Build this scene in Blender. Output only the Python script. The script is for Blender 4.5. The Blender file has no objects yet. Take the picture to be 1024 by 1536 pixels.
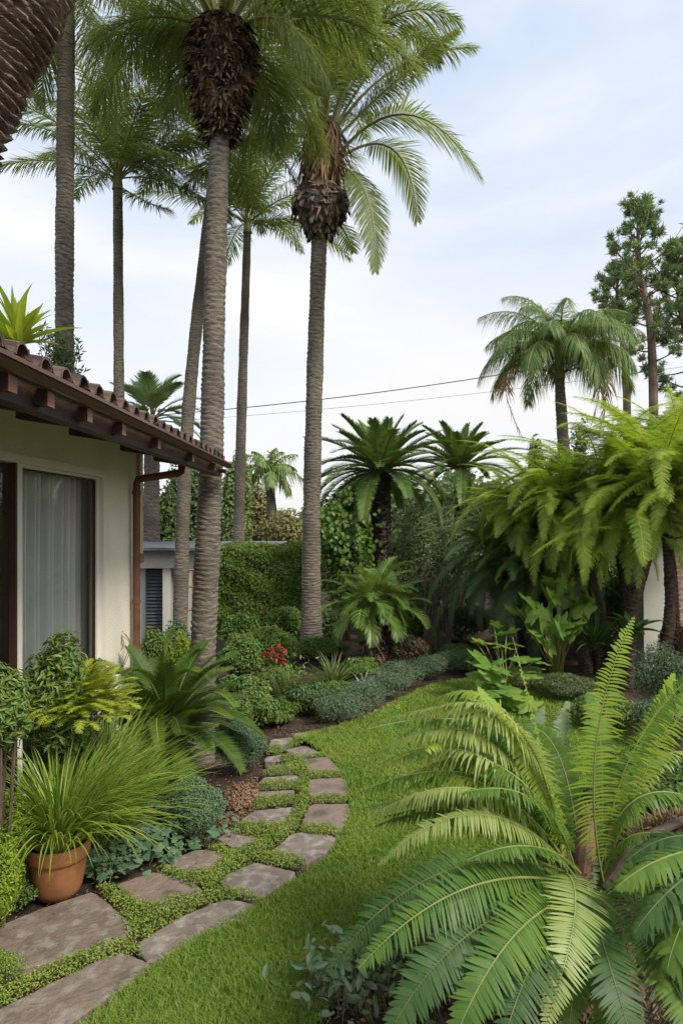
import bpy, math, random
import numpy as np
from mathutils import Vector
rs = np.random.RandomState(7)
random.seed(7)
C = bpy.context.scene
# ---------------------------------------------------------------- camera
EYE, HZ, FP = 2.0, 778.0, 1000.0        # eye height, horizon row and focal length in photo pixels
cam = bpy.data.cameras.new("camera"); camo = bpy.data.objects.new("camera", cam)
C.collection.objects.link(camo); C.camera = camo
camo.location = (0, 0, EYE); camo.rotation_euler = (math.radians(90), 0, 0)
cam.sensor_width = 36; cam.lens = FP / 1536 * 36
cam.shift_y = (HZ - 768) / 1536
cam.clip_start = 0.05; cam.clip_end = 2000
# ---------------------------------------------------------------- light
SUN_EL, SUN_AZ = 46, 132                 # azimuth clockwise from +Y
w = bpy.data.worlds.new("World"); C.world = w; w.use_nodes = True
nt = w.node_tree; nd = nt.nodes; lk = nt.links; nd.clear()
out = nd.new("ShaderNodeOutputWorld"); mixs = nd.new("ShaderNodeMixShader")
sky = nd.new("ShaderNodeTexSky"); sky.sky_type = 'NISHITA'; sky.sun_disc = False
sky.sun_elevation = math.radians(SUN_EL); sky.sun_rotation = math.radians(SUN_AZ)
b1 = nd.new("ShaderNodeBackground"); b1.inputs[1].default_value = 0.15
b2 = nd.new("ShaderNodeBackground"); b2.inputs[1].default_value = 0.70
tc = nd.new("ShaderNodeTexCoord"); mp = nd.new("ShaderNodeMapping")
mp.inputs['Scale'].default_value = (1.0, 1.0, 3.2); mp.inputs['Rotation'].default_value = (0, 0.35, 0.4)
no = nd.new("ShaderNodeTexNoise"); no.inputs['Scale'].default_value = 1.5; no.inputs['Detail'].default_value = 5
no.inputs['Roughness'].default_value = 0.5; no.inputs['Distortion'].default_value = 0.3
rp = nd.new("ShaderNodeValToRGB"); rp.color_ramp.elements[0].position = .36; rp.color_ramp.elements[0].color = (.68, .68, .68, 1)
rp.color_ramp.elements[1].position = .66; rp.color_ramp.elements[1].color = (1, 1, 1, 1)
cr = nd.new("ShaderNodeValToRGB"); cr.color_ramp.elements[0].position = .3; cr.color_ramp.elements[0].color = (.56, .68, .84, 1)
cr.color_ramp.elements[1].position = .68; cr.color_ramp.elements[1].color = (.90, .91, .93, 1)
# paler towards the horizon
sx = nd.new("ShaderNodeSeparateXYZ"); hr = nd.new("ShaderNodeMapRange")
hr.inputs['From Min'].default_value = 0.0; hr.inputs['From Max'].default_value = 0.55
hr.inputs['To Min'].default_value = 1.0; hr.inputs['To Max'].default_value = 0.0
hm = nd.new("ShaderNodeMixRGB"); hm.inputs[2].default_value = (.80, .785, .78, 1)
hf = nd.new("ShaderNodeMath"); hf.operation = 'MAXIMUM'
lk.new(tc.outputs['Generated'], mp.inputs[0]); lk.new(mp.outputs[0], no.inputs['Vector'])
lk.new(no.outputs[0], rp.inputs[0]); lk.new(no.outputs[0], cr.inputs[0])
lk.new(tc.outputs['Generated'], sx.inputs[0]); lk.new(sx.outputs[2], hr.inputs[0])
lk.new(hr.outputs[0], hm.inputs[0]); lk.new(cr.outputs[0], hm.inputs[1])
lk.new(rp.outputs[0], hf.inputs[0]); lk.new(hr.outputs[0], hf.inputs[1])
lk.new(hm.outputs[0], b2.inputs[0]); lk.new(sky.outputs[0], b1.inputs[0])
lk.new(hf.outputs[0], mixs.inputs[0]); lk.new(b1.outputs[0], mixs.inputs[1]); lk.new(b2.outputs[0], mixs.inputs[2])
lk.new(mixs.outputs[0], out.inputs[0])
sl = bpy.data.lights.new("sun", 'SUN'); sl.energy = 2.6; sl.angle = math.radians(18); sl.color = (1, .93, .82)
so = bpy.data.objects.new("sun", sl); C.collection.objects.link(so)
az, el = math.radians(SUN_AZ), math.radians(SUN_EL)
so.rotation_euler = Vector((math.sin(az)*math.cos(el), math.cos(az)*math.cos(el), math.sin(el))).to_track_quat('Z', 'Y').to_euler()
so.location = (5, -5, 12)
C.view_settings.view_transform = 'Standard'; C.view_settings.look = 'None'
C.view_settings.exposure = 0.76; C.view_settings.gamma = 1
C.render.engine = 'CYCLES'; C.cycles.max_bounces = 8; C.cycles.transparent_max_bounces = 12

# ---------------------------------------------------------------- helpers
A = lambda *a: np.array(a, float)
def P(px, py, d):                        # a point seen at photo pixel (px,py), d metres ahead
    return A((px-512)/FP*d, d, EYE-(py-HZ)/FP*d)
def G(px, py, z=0.0):                    # ground point under a photo pixel
    d = (EYE-z)*FP/(py-HZ)
    return A((px-512)/FP*d, d, z)
def sstep(a, b, x):
    t = np.clip((np.asarray(x, float)-a)/(b-a), 0, 1); return t*t*(3-2*t)
def gz(x, y):                            # terrain height
    z = -0.8*sstep(7, 10, y)*sstep(-1.4, -2.8, x)
    z = z - 0.2*np.exp(-((x+1.35)**2+(y-6.1)**2)/0.35)
    return z
def unit(v):
    v = np.asarray(v, float); return v/np.maximum(np.linalg.norm(v, axis=-1, keepdims=True), 1e-9)

class MB:
    def __init__(s): s.V = []; s.F = []; s.M = []; s.A = []; s.n = 0
    def add(s, V, F, mat=0, att=None):
        V = np.asarray(V, float).reshape(-1, 3); F = np.asarray(F, int)
        s.V.append(V); s.F.append(F+s.n); s.M.append(np.full(len(F), mat))
        s.A.append(np.full(len(V), .5) if att is None else np.broadcast_to(np.asarray(att, float), (len(V),)))
        s.n += len(V)
    def build(s, name, mats, root=None, smooth=False):
        me = bpy.data.meshes.new(name)
        V = np.concatenate(s.V); org = np.array(root['_org']) if root is not None else np.zeros(3)
        V = V-org
        tot = np.concatenate([np.full(len(f), f.shape[1]) for f in s.F])
        loops = np.concatenate([f.ravel() for f in s.F]); st = np.concatenate([[0], np.cumsum(tot)[:-1]])
        me.vertices.add(len(V)); me.loops.add(len(loops)); me.polygons.add(len(tot))
        me.vertices.foreach_set("co", V.astype(np.float32).ravel())
        me.loops.foreach_set("vertex_index", loops.astype(np.int32))
        me.polygons.foreach_set("loop_start", st.astype(np.int32))
        for m in (mats if isinstance(mats, (list, tuple)) else [mats]): me.materials.append(m)
        me.polygons.foreach_set("material_index", np.concatenate(s.M).astype(np.int32))
        at = me.attributes.new("v", 'FLOAT', 'POINT'); at.data.foreach_set("value", np.concatenate(s.A).astype(np.float32))
        me.update(calc_edges=True); me.validate()
        me.polygons.foreach_set("use_smooth", np.full(len(me.polygons), bool(smooth)))
        o = bpy.data.objects.new(name, me); C.collection.objects.link(o)
        if root is not None: o.parent = root
        o['_org'] = [0.0, 0.0, 0.0] if root is None else [float(q) for q in org]
        return o
def thing(name, label, cat, loc=(0, 0, 0), group=None):
    o = bpy.data.objects.new(name, None); C.collection.objects.link(o); o.location = [float(q) for q in loc]
    o.empty_display_size = .2
    o['_org'] = [float(q) for q in loc]; o['label'] = label; o['category'] = cat
    if group: o['group'] = group
    return o
def tag(o, label, cat, group=None, kind=None):
    o['label'] = label; o['category'] = cat
    if group: o['group'] = group
    if kind: o['kind'] = kind
    return o
def box(mb, lo, hi, mat=0, att=None):
    x0, y0, z0 = lo; x1, y1, z1 = hi
    V = [(x0,y0,z0),(x1,y0,z0),(x1,y1,z0),(x0,y1,z0),(x0,y0,z1),(x1,y0,z1),(x1,y1,z1),(x0,y1,z1)]
    mb.add(V, [(0,3,2,1),(4,5,6,7),(0,1,5,4),(1,2,6,5),(2,3,7,6),(3,0,4,7)], mat, att)
def frames(R):
    T = unit(np.gradient(R, axis=0))
    ref = np.where(np.abs(T[:, 2:3]) > .9, A(0, 1, 0), A(0, 0, 1))
    S = unit(np.cross(T, ref)); N = np.cross(S, T); return T, S, N
def tube(mb, R, rad, sides=8, mat=0, att=None, cap=True):
    R = np.asarray(R, float); k = len(R); rad = np.broadcast_to(np.asarray(rad, float).reshape(-1, 1) if np.ndim(rad) < 2 else rad, (k, sides))
    T, S, N = frames(R)
    for i in range(1, k):                      # keep the frame from flipping
        s = S[i-1]-T[i]*np.dot(S[i-1], T[i]); S[i] = s/np.linalg.norm(s); N[i] = np.cross(S[i], T[i])
    a = np.linspace(0, 2*np.pi, sides, endpoint=False)
    V = R[:, None]+rad[..., None]*(np.cos(a)[None, :, None]*S[:, None]+np.sin(a)[None, :, None]*N[:, None])
    i = np.arange(k-1)[:, None]*sides; j = np.arange(sides)[None]; j2 = (j+1) % sides
    F = np.stack([i+j, i+j2, i+sides+j2, i+sides+j], -1).reshape(-1, 4)
    if att is not None and np.ndim(att) == 1 and len(att) == k: att = np.repeat(att, sides)
    mb.add(V.reshape(-1, 3), F, mat, att)
    if cap:
        c = np.concatenate([V[-1], R[-1:]]); mb.add(c, [(q, (q+1) % sides, sides) for q in range(sides)], mat)
def bez(a, m, b, k=14):
    a, m, b = map(np.asarray, (a, m, b)); c = 2*m-(a+b)/2
    t = np.linspace(0, 1, k)[:, None]; return (1-t)**2*a+2*t*(1-t)*c+t*t*b
def spline(pts, k=40):
    pts = np.asarray(pts, float); n = len(pts)
    if n == 2: return pts[0]+(pts[1]-pts[0])*np.linspace(0, 1, k)[:, None]
    q = np.vstack([2*pts[0]-pts[1], pts, 2*pts[-1]-pts[-2]]); o = []
    for u in np.linspace(0, n-1-1e-6, k):
        i = int(u); t = u-i; p0, p1, p2, p3 = q[i:i+4]
        o.append(.5*((2*p1)+(-p0+p2)*t+(2*p0-5*p1+4*p2-p3)*t*t+(-p0+3*p1-3*p2+p3)*t**3))
    return np.array(o)
DIA = (A(0,0,0, .4,-.5,.10, 1,0,-.10, .4,.5,.10).reshape(-1,3), [(0,1,2),(0,2,3)])
OVAL = (A(0,0,0, .22,-.42,.05, .22,.42,.05, .62,-.40,.02, .62,.40,.02, 1,0,-.14, .22,0,-.01, .62,0,-.05).reshape(-1,3),
        [(0,1,6),(0,6,2),(1,3,7),(1,7,6),(6,7,4),(6,4,2),(3,5,7),(7,5,4)])
_a = np.linspace(-2.6, 2.6, 17); _r = .5*(1+.28*np.cos(_a*5.2)*(np.abs(_a) < 2.7))
LOBE = (np.vstack([[0,0,0], [.5,0,-.02], np.c_[.5+_r*np.cos(_a), _r*np.sin(_a)*1.15, -.12*np.abs(np.sin(_a))**2-.10*np.clip(np.cos(_a),0,1)+.03*np.cos(_a*5.2)]]),
        [(1, i+2, i+3) for i in range(16)]+[(0, 1, 18), (0, 2, 1)])
STRAP = (A(0,-.4,0, 0,.4,0, .35,-.5,.03, .35,.5,.03, .7,-.38,0, .7,.38,0, 1,0,-.08).reshape(-1,3), [(0,2,3,1),(2,4,5,3)], [(4,6,5)])
def leaves(mb, P_, D, N, L, W, shape=DIA, mat=0, att=None):
    D = unit(D); S = unit(np.cross(D, N)); N = np.cross(S, D); n = len(P_)
    L = np.broadcast_to(L, (n,)); W = np.broadcast_to(W, (n,)); tv = shape[0]
    V = P_[:, None]+D[:, None]*(tv[None, :, 0:1]*L[:, None, None])+S[:, None]*(tv[None, :, 1:2]*W[:, None, None])+N[:, None]*(tv[None, :, 2:3]*L[:, None, None])
    att = rs.rand(n) if att is None else np.broadcast_to(att, (n,))
    k = len(tv)
    F = (np.asarray(shape[1])[None]+(np.arange(n)*k)[:, None, None]).reshape(-1, len(shape[1][0]))
    at = np.repeat(att, k); base = mb.n
    mb.add(V.reshape(-1, 3), F, mat, at)
    if len(shape) > 2:
        F2 = (np.asarray(shape[2])[None]+(np.arange(n)*k)[:, None, None]).reshape(-1, 3)+base
        mb.F.append(F2); mb.M.append(np.full(len(F2), mat))
def rand_dirs(n):
    v = rs.normal(size=(n, 3)); return unit(v)

# ---------------------------------------------------------------- materials
def nodemat(name):
    m = bpy.data.materials.new(name); m.use_nodes = True; t = m.node_tree; t.nodes.clear()
    o = t.nodes.new("ShaderNodeOutputMaterial"); return m, t, o
def leafmat(name, c1, c2, rough=.45, trans=.3, tcol=None, nscale=3.0, spec=.35, c3=None):
    if 'cloth' not in name and 'petal' not in name: c1 = tuple(q*1.75 for q in c1); c2 = tuple(q*1.12 for q in c2)
    m, t, o = nodemat(name); N, Lk = t.nodes, t.links
    at = N.new("ShaderNodeAttribute"); at.attribute_name = "v"
    te = N.new("ShaderNodeTexCoord"); nz = N.new("ShaderNodeTexNoise"); nz.inputs['Scale'].default_value = nscale; nz.inputs['Detail'].default_value = 2
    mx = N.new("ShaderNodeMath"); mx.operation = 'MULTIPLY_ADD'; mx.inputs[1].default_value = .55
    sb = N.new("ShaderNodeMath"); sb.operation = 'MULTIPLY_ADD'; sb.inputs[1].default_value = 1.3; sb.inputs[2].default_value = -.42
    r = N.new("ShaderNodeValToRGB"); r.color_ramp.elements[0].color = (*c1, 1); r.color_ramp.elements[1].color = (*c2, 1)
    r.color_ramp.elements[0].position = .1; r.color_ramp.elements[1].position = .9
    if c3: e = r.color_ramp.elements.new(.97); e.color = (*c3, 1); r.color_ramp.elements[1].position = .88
    p = N.new("ShaderNodeBsdfPrincipled"); p.inputs['Roughness'].default_value = rough; p.inputs['Specular IOR Level'].default_value = spec
    tr = N.new("ShaderNodeBsdfTranslucent"); ms = N.new("ShaderNodeMixShader"); ms.inputs[0].default_value = trans
    hs = N.new("ShaderNodeMixRGB"); hs.blend_type = 'MULTIPLY'; hs.inputs[0].default_value = 1; hs.inputs[2].default_value = (*(tcol or (1.5, 1.5, .7)), 1)
    Lk.new(te.outputs['Object'], nz.inputs['Vector']); Lk.new(nz.outputs[0], sb.inputs[0])
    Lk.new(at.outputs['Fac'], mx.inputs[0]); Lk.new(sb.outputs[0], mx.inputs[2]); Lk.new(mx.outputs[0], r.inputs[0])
    Lk.new(r.outputs[0], p.inputs['Base Color']); Lk.new(r.outputs[0], hs.inputs[1]); Lk.new(hs.outputs[0], tr.inputs[0])
    Lk.new(p.outputs[0], ms.inputs[1]); Lk.new(tr.outputs[0], ms.inputs[2]); Lk.new(ms.outputs[0], o.inputs[0])
    return m
def solid(name, c1, c2=None, rough=.7, scale=8.0, bump=0.0, detail=6, stretch=(1, 1, 1), metal=0.0, spec=.4, attr=False, bscale=None, c3=None, s3=1.2):
    m, t, o = nodemat(name); N, Lk = t.nodes, t.links; c2 = c2 or tuple(x*.8 for x in c1)
    te = N.new("ShaderNodeTexCoord"); mpp = N.new("ShaderNodeMapping"); mpp.inputs['Scale'].default_value = stretch
    nz = N.new("ShaderNodeTexNoise"); nz.inputs['Scale'].default_value = scale; nz.inputs['Detail'].default_value = detail; nz.inputs['Roughness'].default_value = .62
    r = N.new("ShaderNodeValToRGB"); r.color_ramp.elements[0].color = (*c1, 1); r.color_ramp.elements[1].color = (*c2, 1)
    r.color_ramp.elements[0].position = .32; r.color_ramp.elements[1].position = .68
    p = N.new("ShaderNodeBsdfPrincipled"); p.inputs['Roughness'].default_value = rough; p.inputs['Metallic'].default_value = metal; p.inputs['Specular IOR Level'].default_value = spec
    Lk.new(te.outputs['Object'], mpp.inputs[0]); Lk.new(mpp.outputs[0], nz.inputs['Vector'])
    f = nz.outputs[0]
    if attr:
        at = N.new("ShaderNodeAttribute"); at.attribute_name = "v"; ad = N.new("ShaderNodeMath"); ad.operation = 'MULTIPLY_ADD'; ad.inputs[1].default_value = .5
        hb = N.new("ShaderNodeMath"); hb.operation = 'ADD'; hb.inputs[1].default_value = -.25
        Lk.new(at.outputs['Fac'], ad.inputs[0]); Lk.new(f, hb.inputs[0]); Lk.new(hb.outputs[0], ad.inputs[2]); f = ad.outputs[0]
    Lk.new(f, r.inputs[0]); col = r.outputs[0]
    if c3:
        n3 = N.new("ShaderNodeTexNoise"); n3.inputs['Scale'].default_value = s3; n3.inputs['Detail'].default_value = 5
        r3 = N.new("ShaderNodeValToRGB"); r3.color_ramp.elements[0].position = .48; r3.color_ramp.elements[1].position = .66
        m3 = N.new("ShaderNodeMixRGB"); m3.inputs[2].default_value = (*c3, 1)
        Lk.new(te.outputs['Object'], n3.inputs['Vector']); Lk.new(n3.outputs[0], r3.inputs[0]); Lk.new(r3.outputs[0], m3.inputs[0]); Lk.new(col, m3.inputs[1]); col = m3.outputs[0]
    Lk.new(col, p.inputs['Base Color'])
    if bump:
        b = N.new("ShaderNodeBump"); b.inputs['Strength'].default_value = bump; b.inputs['Distance'].default_value = .02
        nb = N.new("ShaderNodeTexNoise"); nb.inputs['Scale'].default_value = bscale or scale*3; nb.inputs['Detail'].default_value = 8
        Lk.new(mpp.outputs[0], nb.inputs['Vector']); Lk.new(nb.outputs[0], b.inputs['Height']); Lk.new(b.outputs[0], p.inputs['Normal'])
    Lk.new(p.outputs[0], o.inputs[0]); return m

M = {}
M['palm'] = leafmat('palm_leaf', (.06,.09,.03), (.20,.235,.08), .45, .48, (1.55,1.5,.8))
M['palmd'] = leafmat('palm_leaf_dark', (.03,.06,.025), (.09,.13,.045), .5, .35)
M['queen'] = leafmat('palm_leaf_olive', (.055,.105,.03), (.20,.27,.08), .5, .35, c3=(.25,.15,.07))
M['brownfrond'] = leafmat('dry_frond', (.20,.10,.045), (.36,.22,.11), .7, .25, (1.2,1,.8))
M['cycad'] = leafmat('cycad_leaf', (.04,.085,.022), (.16,.225,.055), .38, .3)
M['sago'] = leafmat('sago_leaf', (.018,.045,.010), (.085,.14,.018), .38, .28)
M['cycadb'] = leafmat('cycad_leaf_bright', (.035,.075,.01), (.14,.20,.028), .38, .3)
M['date'] = leafmat('date_palm_leaf', (.05,.10,.02), (.18,.26,.06), .4, .35)
M['fernb'] = leafmat('fern_bright', (.11,.19,.02), (.30,.38,.055), .42, .42)
M['fernl'] = leafmat('fern_light', (.13,.20,.045), (.36,.40,.14), .38, .42)
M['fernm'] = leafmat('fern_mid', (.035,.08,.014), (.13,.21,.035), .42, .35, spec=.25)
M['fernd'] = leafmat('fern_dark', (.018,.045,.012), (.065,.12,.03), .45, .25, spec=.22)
M['ferng'] = leafmat('fern_grey', (.09,.13,.07), (.21,.27,.17), .45, .4)
M['treefb'] = leafmat('tree_fern_bright', (.085,.155,.02), (.42,.49,.07), .5, .45, nscale=1.6)
M['treefm'] = leafmat('tree_fern_mid', (.05,.10,.02), (.17,.22,.045), .5, .4, nscale=1.6)
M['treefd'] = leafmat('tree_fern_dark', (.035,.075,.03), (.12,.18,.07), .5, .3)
M['hedge'] = leafmat('hedge_leaf', (.035,.075,.010), (.16,.22,.03), .4, .2, nscale=6)
M['vine'] = leafmat('vine_leaf', (.025,.065,.01), (.12,.19,.03), .4, .3)
M['shrub'] = leafmat('shrub_leaf', (.04,.08,.018), (.16,.23,.05), .42, .25)
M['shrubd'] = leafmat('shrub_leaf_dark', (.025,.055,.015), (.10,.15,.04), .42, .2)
M['lime'] = leafmat('lime_leaf', (.18,.25,.025), (.48,.50,.08), .45, .4)
M['box'] = leafmat('box_leaf', (.09,.15,.012), (.27,.33,.035), .45, .35)
M['blue'] = leafmat('blue_green_leaf', (.05,.095,.045), (.155,.225,.12), .55, .2, (1.1,1.2,.9))
M['silver'] = leafmat('silver_leaf', (.05,.085,.04), (.16,.22,.125), .55, .15, (1,1.1,.9))
M['grey'] = leafmat('grey_olive_leaf', (.06,.085,.035), (.17,.20,.09), .5, .25)
M['far'] = leafmat('far_leaf', (.07,.11,.04), (.22,.28,.10), .6, .3)
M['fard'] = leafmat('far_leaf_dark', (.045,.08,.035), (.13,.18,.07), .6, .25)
M['autumn'] = leafmat('autumn_leaf', (.09,.10,.035), (.27,.23,.10), .6, .3)
M['gunnera'] = leafmat('broad_leaf', (.06,.12,.02), (.20,.29,.055), .4, .35)
M['heart'] = leafmat('heart_leaf', (.04,.085,.045), (.13,.20,.11), .45, .2)
M['strap'] = leafmat('strap_leaf', (.08,.14,.02), (.32,.40,.08), .35, .35, c3=(.40,.36,.16))
M['pine'] = leafmat('pine_needle', (.075,.13,.055), (.28,.36,.16), .55, .2, nscale=1.2)
M['grass'] = leafmat('grass_blade', (.07,.135,.018), (.27,.35,.065), .5, .35, nscale=1.1, c3=(.36,.34,.14))
M['moss'] = leafmat('groundcover_leaf', (.07,.12,.016), (.23,.29,.05), .5, .25, nscale=5)
M['red'] = leafmat('red_petal', (.20,.010,.022), (.44,.025,.06), .5, .2, (1.2,.6,.6))
M['bluefl'] = leafmat('blue_grey_blade', (.16,.21,.26), (.40,.46,.52), .45, .2, (1,1,1))
M['dry'] = leafmat('dry_leaf', (.11,.065,.04), (.30,.19,.12), .75, .1, (1,.9,.8))
M['purple'] = leafmat('bronze_leaf', (.07,.055,.035), (.17,.13,.075), .5, .2, (1.2,.9,.7))
M['bark'] = solid('palm_bark', (.085,.072,.058), (.26,.225,.18), .9, 11, .8, 8, (1, 1, 5), spec=.15, attr=True, bscale=40, c3=(.105,.095,.07), s3=1.3)
M['barkb'] = solid('palm_bark_brown', (.075,.053,.038), (.25,.19,.14), .9, 12, .8, 8, (1, 1, 5), spec=.15, attr=True, bscale=40)
M['barkd'] = solid('dark_bark', (.03,.022,.017), (.11,.08,.06), .9, 14, .8, 8, spec=.15, attr=True)
M['twig'] = solid('twig', (.06,.045,.03), (.15,.11,.08), .85, 20)
M['fibre'] = solid('palm_fibre', (.05,.03,.02), (.25,.155,.09), .9, 9, .6, 8, (1, 1, .4), spec=.15, attr=True)
M['fibred'] = solid('old_leaf_base', (.025,.018,.012), (.20,.14,.085), .9, 10, .9, 8, (1, 1, .6), spec=.15, attr=True)
M['greybase'] = solid('grey_leaf_base', (.05,.042,.035), (.24,.20,.16), .9, 6, .9, 8, (1, 1, .6), spec=.15, attr=True)
M['rachis'] = solid('leaf_stalk', (.16,.19,.045), (.27,.28,.09), .5, 10)
M['rachisd'] = solid('leaf_stalk_dark', (.07,.08,.025), (.14,.14,.05), .6, 10)
M['rachisb'] = solid('leaf_stalk_brown', (.12,.07,.035), (.22,.14,.07), .7, 10)

# ---------------------------------------------------------------- fronds
def frond(mb, R, hint=(0, 0, 1), n=60, L=.5, w=.02, start=.15, a0=50, a1=20, droop=.2, vee=.1, plum=0., peak=.3, tipw=.12,
          rr=.012, two=False, nseg=3, seedlen=.08, leafmat_i=0, stalk_i=1, m=7, gap=0.0):
    R = np.asarray(R, float); k = len(R)
    tt = np.linspace(0, 1, k); T = unit(np.gradient(R, axis=0)); h = unit(hint)
    def at_(t, X): return np.stack([np.interp(t, tt, X[:, i]) for i in range(3)], -1)
    t = np.concatenate([np.linspace(start, .995, n), np.linspace(start+.004, .99, n)]); side = np.repeat([1., -1.], n)
    if gap: keep = rs.rand(2*n) > gap; t = t[keep]; side = side[keep]
    N_ = len(t); u = (t-start)/(1-start)
    p = at_(t, R); Tt = unit(at_(t, T)); Nn = unit(h-Tt*np.sum(h*Tt, -1, keepdims=True)); S = np.cross(Tt, Nn)
    ln = L*np.minimum(1, .35+.65*(u/peak)**.7)*(tipw+(1-tipw)*np.clip(1-u**2.3, 0, 1)**.8)*(1+seedlen*rs.normal(size=N_))
    al = np.radians(90-(a0+(a1-a0)*u)); al = np.pi/2-al
    al = np.radians(a0+(a1-a0)*u)              # angle between leaflet and stalk
    d = np.sin(al)[:, None]*side[:, None]*S+np.cos(al)[:, None]*Tt+vee*Nn+plum*rand_dirs(N_)
    d = unit(d); g = A(0, 0, -1.); att = np.clip(.5+.28*rs.normal(size=N_), 0, 1)
    drp = droop*(1+.35*rs.normal(size=N_))[:, None]
    def cv(s): return p+ln[:, None]*(s*d+drp*s*s*g)
    wd = unit(np.cross(d, Nn))
    if not two:
        ss = {2: [0, .5], 3: [0, .4, .75], 4: [0, .25, .5, .78]}[nseg]; wp = {2: [.75, 1], 3: [.6, 1, .7], 4: [.55, 1, .95, .65]}[nseg]
        cols = []
        for s_, q in zip(ss, wp):
            c = cv(s_); cols += [c-wd*w*q/2, c+wd*w*q/2]
        cols.append(cv(1.0)); V = np.stack(cols, 1); kk = V.shape[1]; o = (np.arange(N_)*kk)[:, None]
        for i in range(len(ss)-1):
            pass
        Q = np.concatenate([o+np.array([2*i, 2*i+1, 2*i+3, 2*i+2]) for i in range(len(ss)-1)]); Tn = o+np.array([kk-3, kk-2, kk-1])
        b = mb.n; mb.add(V.reshape(-1, 3), Q, leafmat_i, np.repeat(att, kk)); mb.F.append(Tn+b); mb.M.append(np.full(N_, leafmat_i))
    else:
        for s_ in np.linspace(.08, .97, m):
            c = cv(s_); dd = unit(d+2*droop*s_*g)
            for sg in (1, -1):
                ld = unit(dd*.75+wd*sg+.18*rand_dirs(N_)); l2 = ln*(.15*(1-s_*.75)+.035)
                leaves(mb, c, ld, Nn, l2, w, DIA, leafmat_i, att)
        ends = np.stack([p, cv(1.)], 1)
        V = np.stack([p-wd*w*.12, p+wd*w*.12, cv(1.)], 1).reshape(-1, 3); mb.add(V, np.arange(3*N_).reshape(-1, 3), stalk_i)
    tube(mb, R, rr*(1-.8*tt), 5, stalk_i, cap=False)
def arc(base, azd, e0, e1, L, k=14, twist=0):
    azr = np.radians(azd+np.linspace(0, twist, k)); e = np.radians(e0+(e1-e0)*np.linspace(0, 1, k)**1.15)
    st = L/(k-1); d = np.stack([np.cos(azr)*np.cos(e), np.sin(azr)*np.cos(e), np.sin(e)], -1)*st
    return np.asarray(base)+np.vstack([[0, 0, 0], np.cumsum(d[:-1], 0)])
def crown(root, base, n, L, e_top, e_bot, mats, az0=0, bend=70, name='frond', skip=None, az_range=None, spread=.05, **kw):
    for i in range(n):
        f = i/max(n-1, 1); azd = az0+i*137.5+rs.uniform(-14, 14)
        if az_range: azd = az_range[0]+(azd % 360)/360*(az_range[1]-az_range[0])
        if skip and skip(azd % 360, f): continue
        e0 = e_top+(e_bot-e_top)*f+rs.uniform(-6, 6); ll = L*(.82+.25*rs.rand())*(.75+.25*min(1, f*3))
        b = np.asarray(base)+A(math.cos(math.radians(azd)), math.sin(math.radians(azd)), 0)*spread+A(0, 0, -.06*f)
        R = arc(b, azd, e0, e0-bend*(.55+.6*f)*rs.uniform(.8, 1.2), ll, twist=rs.uniform(-14, 14))
        mb = MB(); frond(mb, R, **kw); mb.build(name, mats, root)
def trunk(root, pts, r0, r1, ring=.045, bump=.08, rgh=1.0, flare=.35, mat='bark', sides=20, name='trunk', base_bulge=.5):
    pts = np.asarray(pts, float); ln = np.sum(np.linalg.norm(np.diff(pts, axis=0), axis=1)); k = int(min(700, max(40, ln/ring*4)))
    R = spline(pts, k); s = np.linspace(0, ln, k); ph = s/ring+.6*np.sin(s*2.1)+.35*np.sin(s*7.3)
    a = np.linspace(0, 2*np.pi, sides, endpoint=False)
    ph2 = ph[:, None]+.5*np.sin(a+s[:, None]*1.7)[..., ]+.10*np.sin(3*a+s[:, None]*5)+.10*np.sin(5*a-s[:, None]*9)+.06*rgh*rs.normal(size=(k, sides)); saw = (ph2 % 1.0)
    r = r0+(r1-r0)*(s/ln)
    r = r+r0*flare*np.exp(-s/base_bulge)
    rad = r[:, None]*(1+bump*(saw-.5)+.025*rgh*rs.normal(size=(k, sides))+.03*np.sin(s*4.3)[:, None]+.02*np.sin(s*11)[:, None])
    mb = MB(); tube(mb, R, rad, sides, 0, (.15+saw*.5+.35*rs.rand(k, sides)).ravel())
    return mb.build(name, M[mat], root, smooth=True)

# ---------------------------------------------------------------- shrubs and trees
def foliage(mb, c, r, n, ls, lw=.5, lumps=9, shape=DIA, mat=0, inner=.35, up=.35, lumpr=.42, flat_bottom=True, spike=.0, pts=None):
    c = np.asarray(c, float); r = np.asarray(r, float)
    ld = rand_dirs(lumps); ld[:, 2] = np.where(ld[:, 2] < -.35, -ld[:, 2], ld[:, 2])
    lc = c+ld*r*rs.uniform(.45, .72, (lumps, 1)); lr = r*lumpr*rs.uniform(.7, 1.25, (lumps, 1))
    if pts is not None: lc, lr = pts
    lc = np.vstack([lc, c[None]]); lr = np.vstack([lr, (r*.72)[None]]); wts = np.prod(lr, 1)**(2/3); wts /= wts.sum()
    idx = rs.choice(len(lc), n, p=wts); dr = rand_dirs(n)
    rad = np.where(rs.rand(n) < inner, rs.uniform(.5, .95, n), rs.uniform(.9, 1.12, n)**1.0)
    p = lc[idx]+dr*lr[idx]*rad[:, None]
    if flat_bottom: zb = c[2]-r[2]; p[:, 2] = np.maximum(p[:, 2], zb+.02*rs.rand(n))
    nr = unit(dr+A(0, 0, up)+.7*rand_dirs(n)); dd = unit(np.cross(nr, rand_dirs(n))+spike*dr+A(0, 0, -.15))
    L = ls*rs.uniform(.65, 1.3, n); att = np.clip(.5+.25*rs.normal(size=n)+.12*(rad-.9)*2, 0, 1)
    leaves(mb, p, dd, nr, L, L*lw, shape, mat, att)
    return lc
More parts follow.
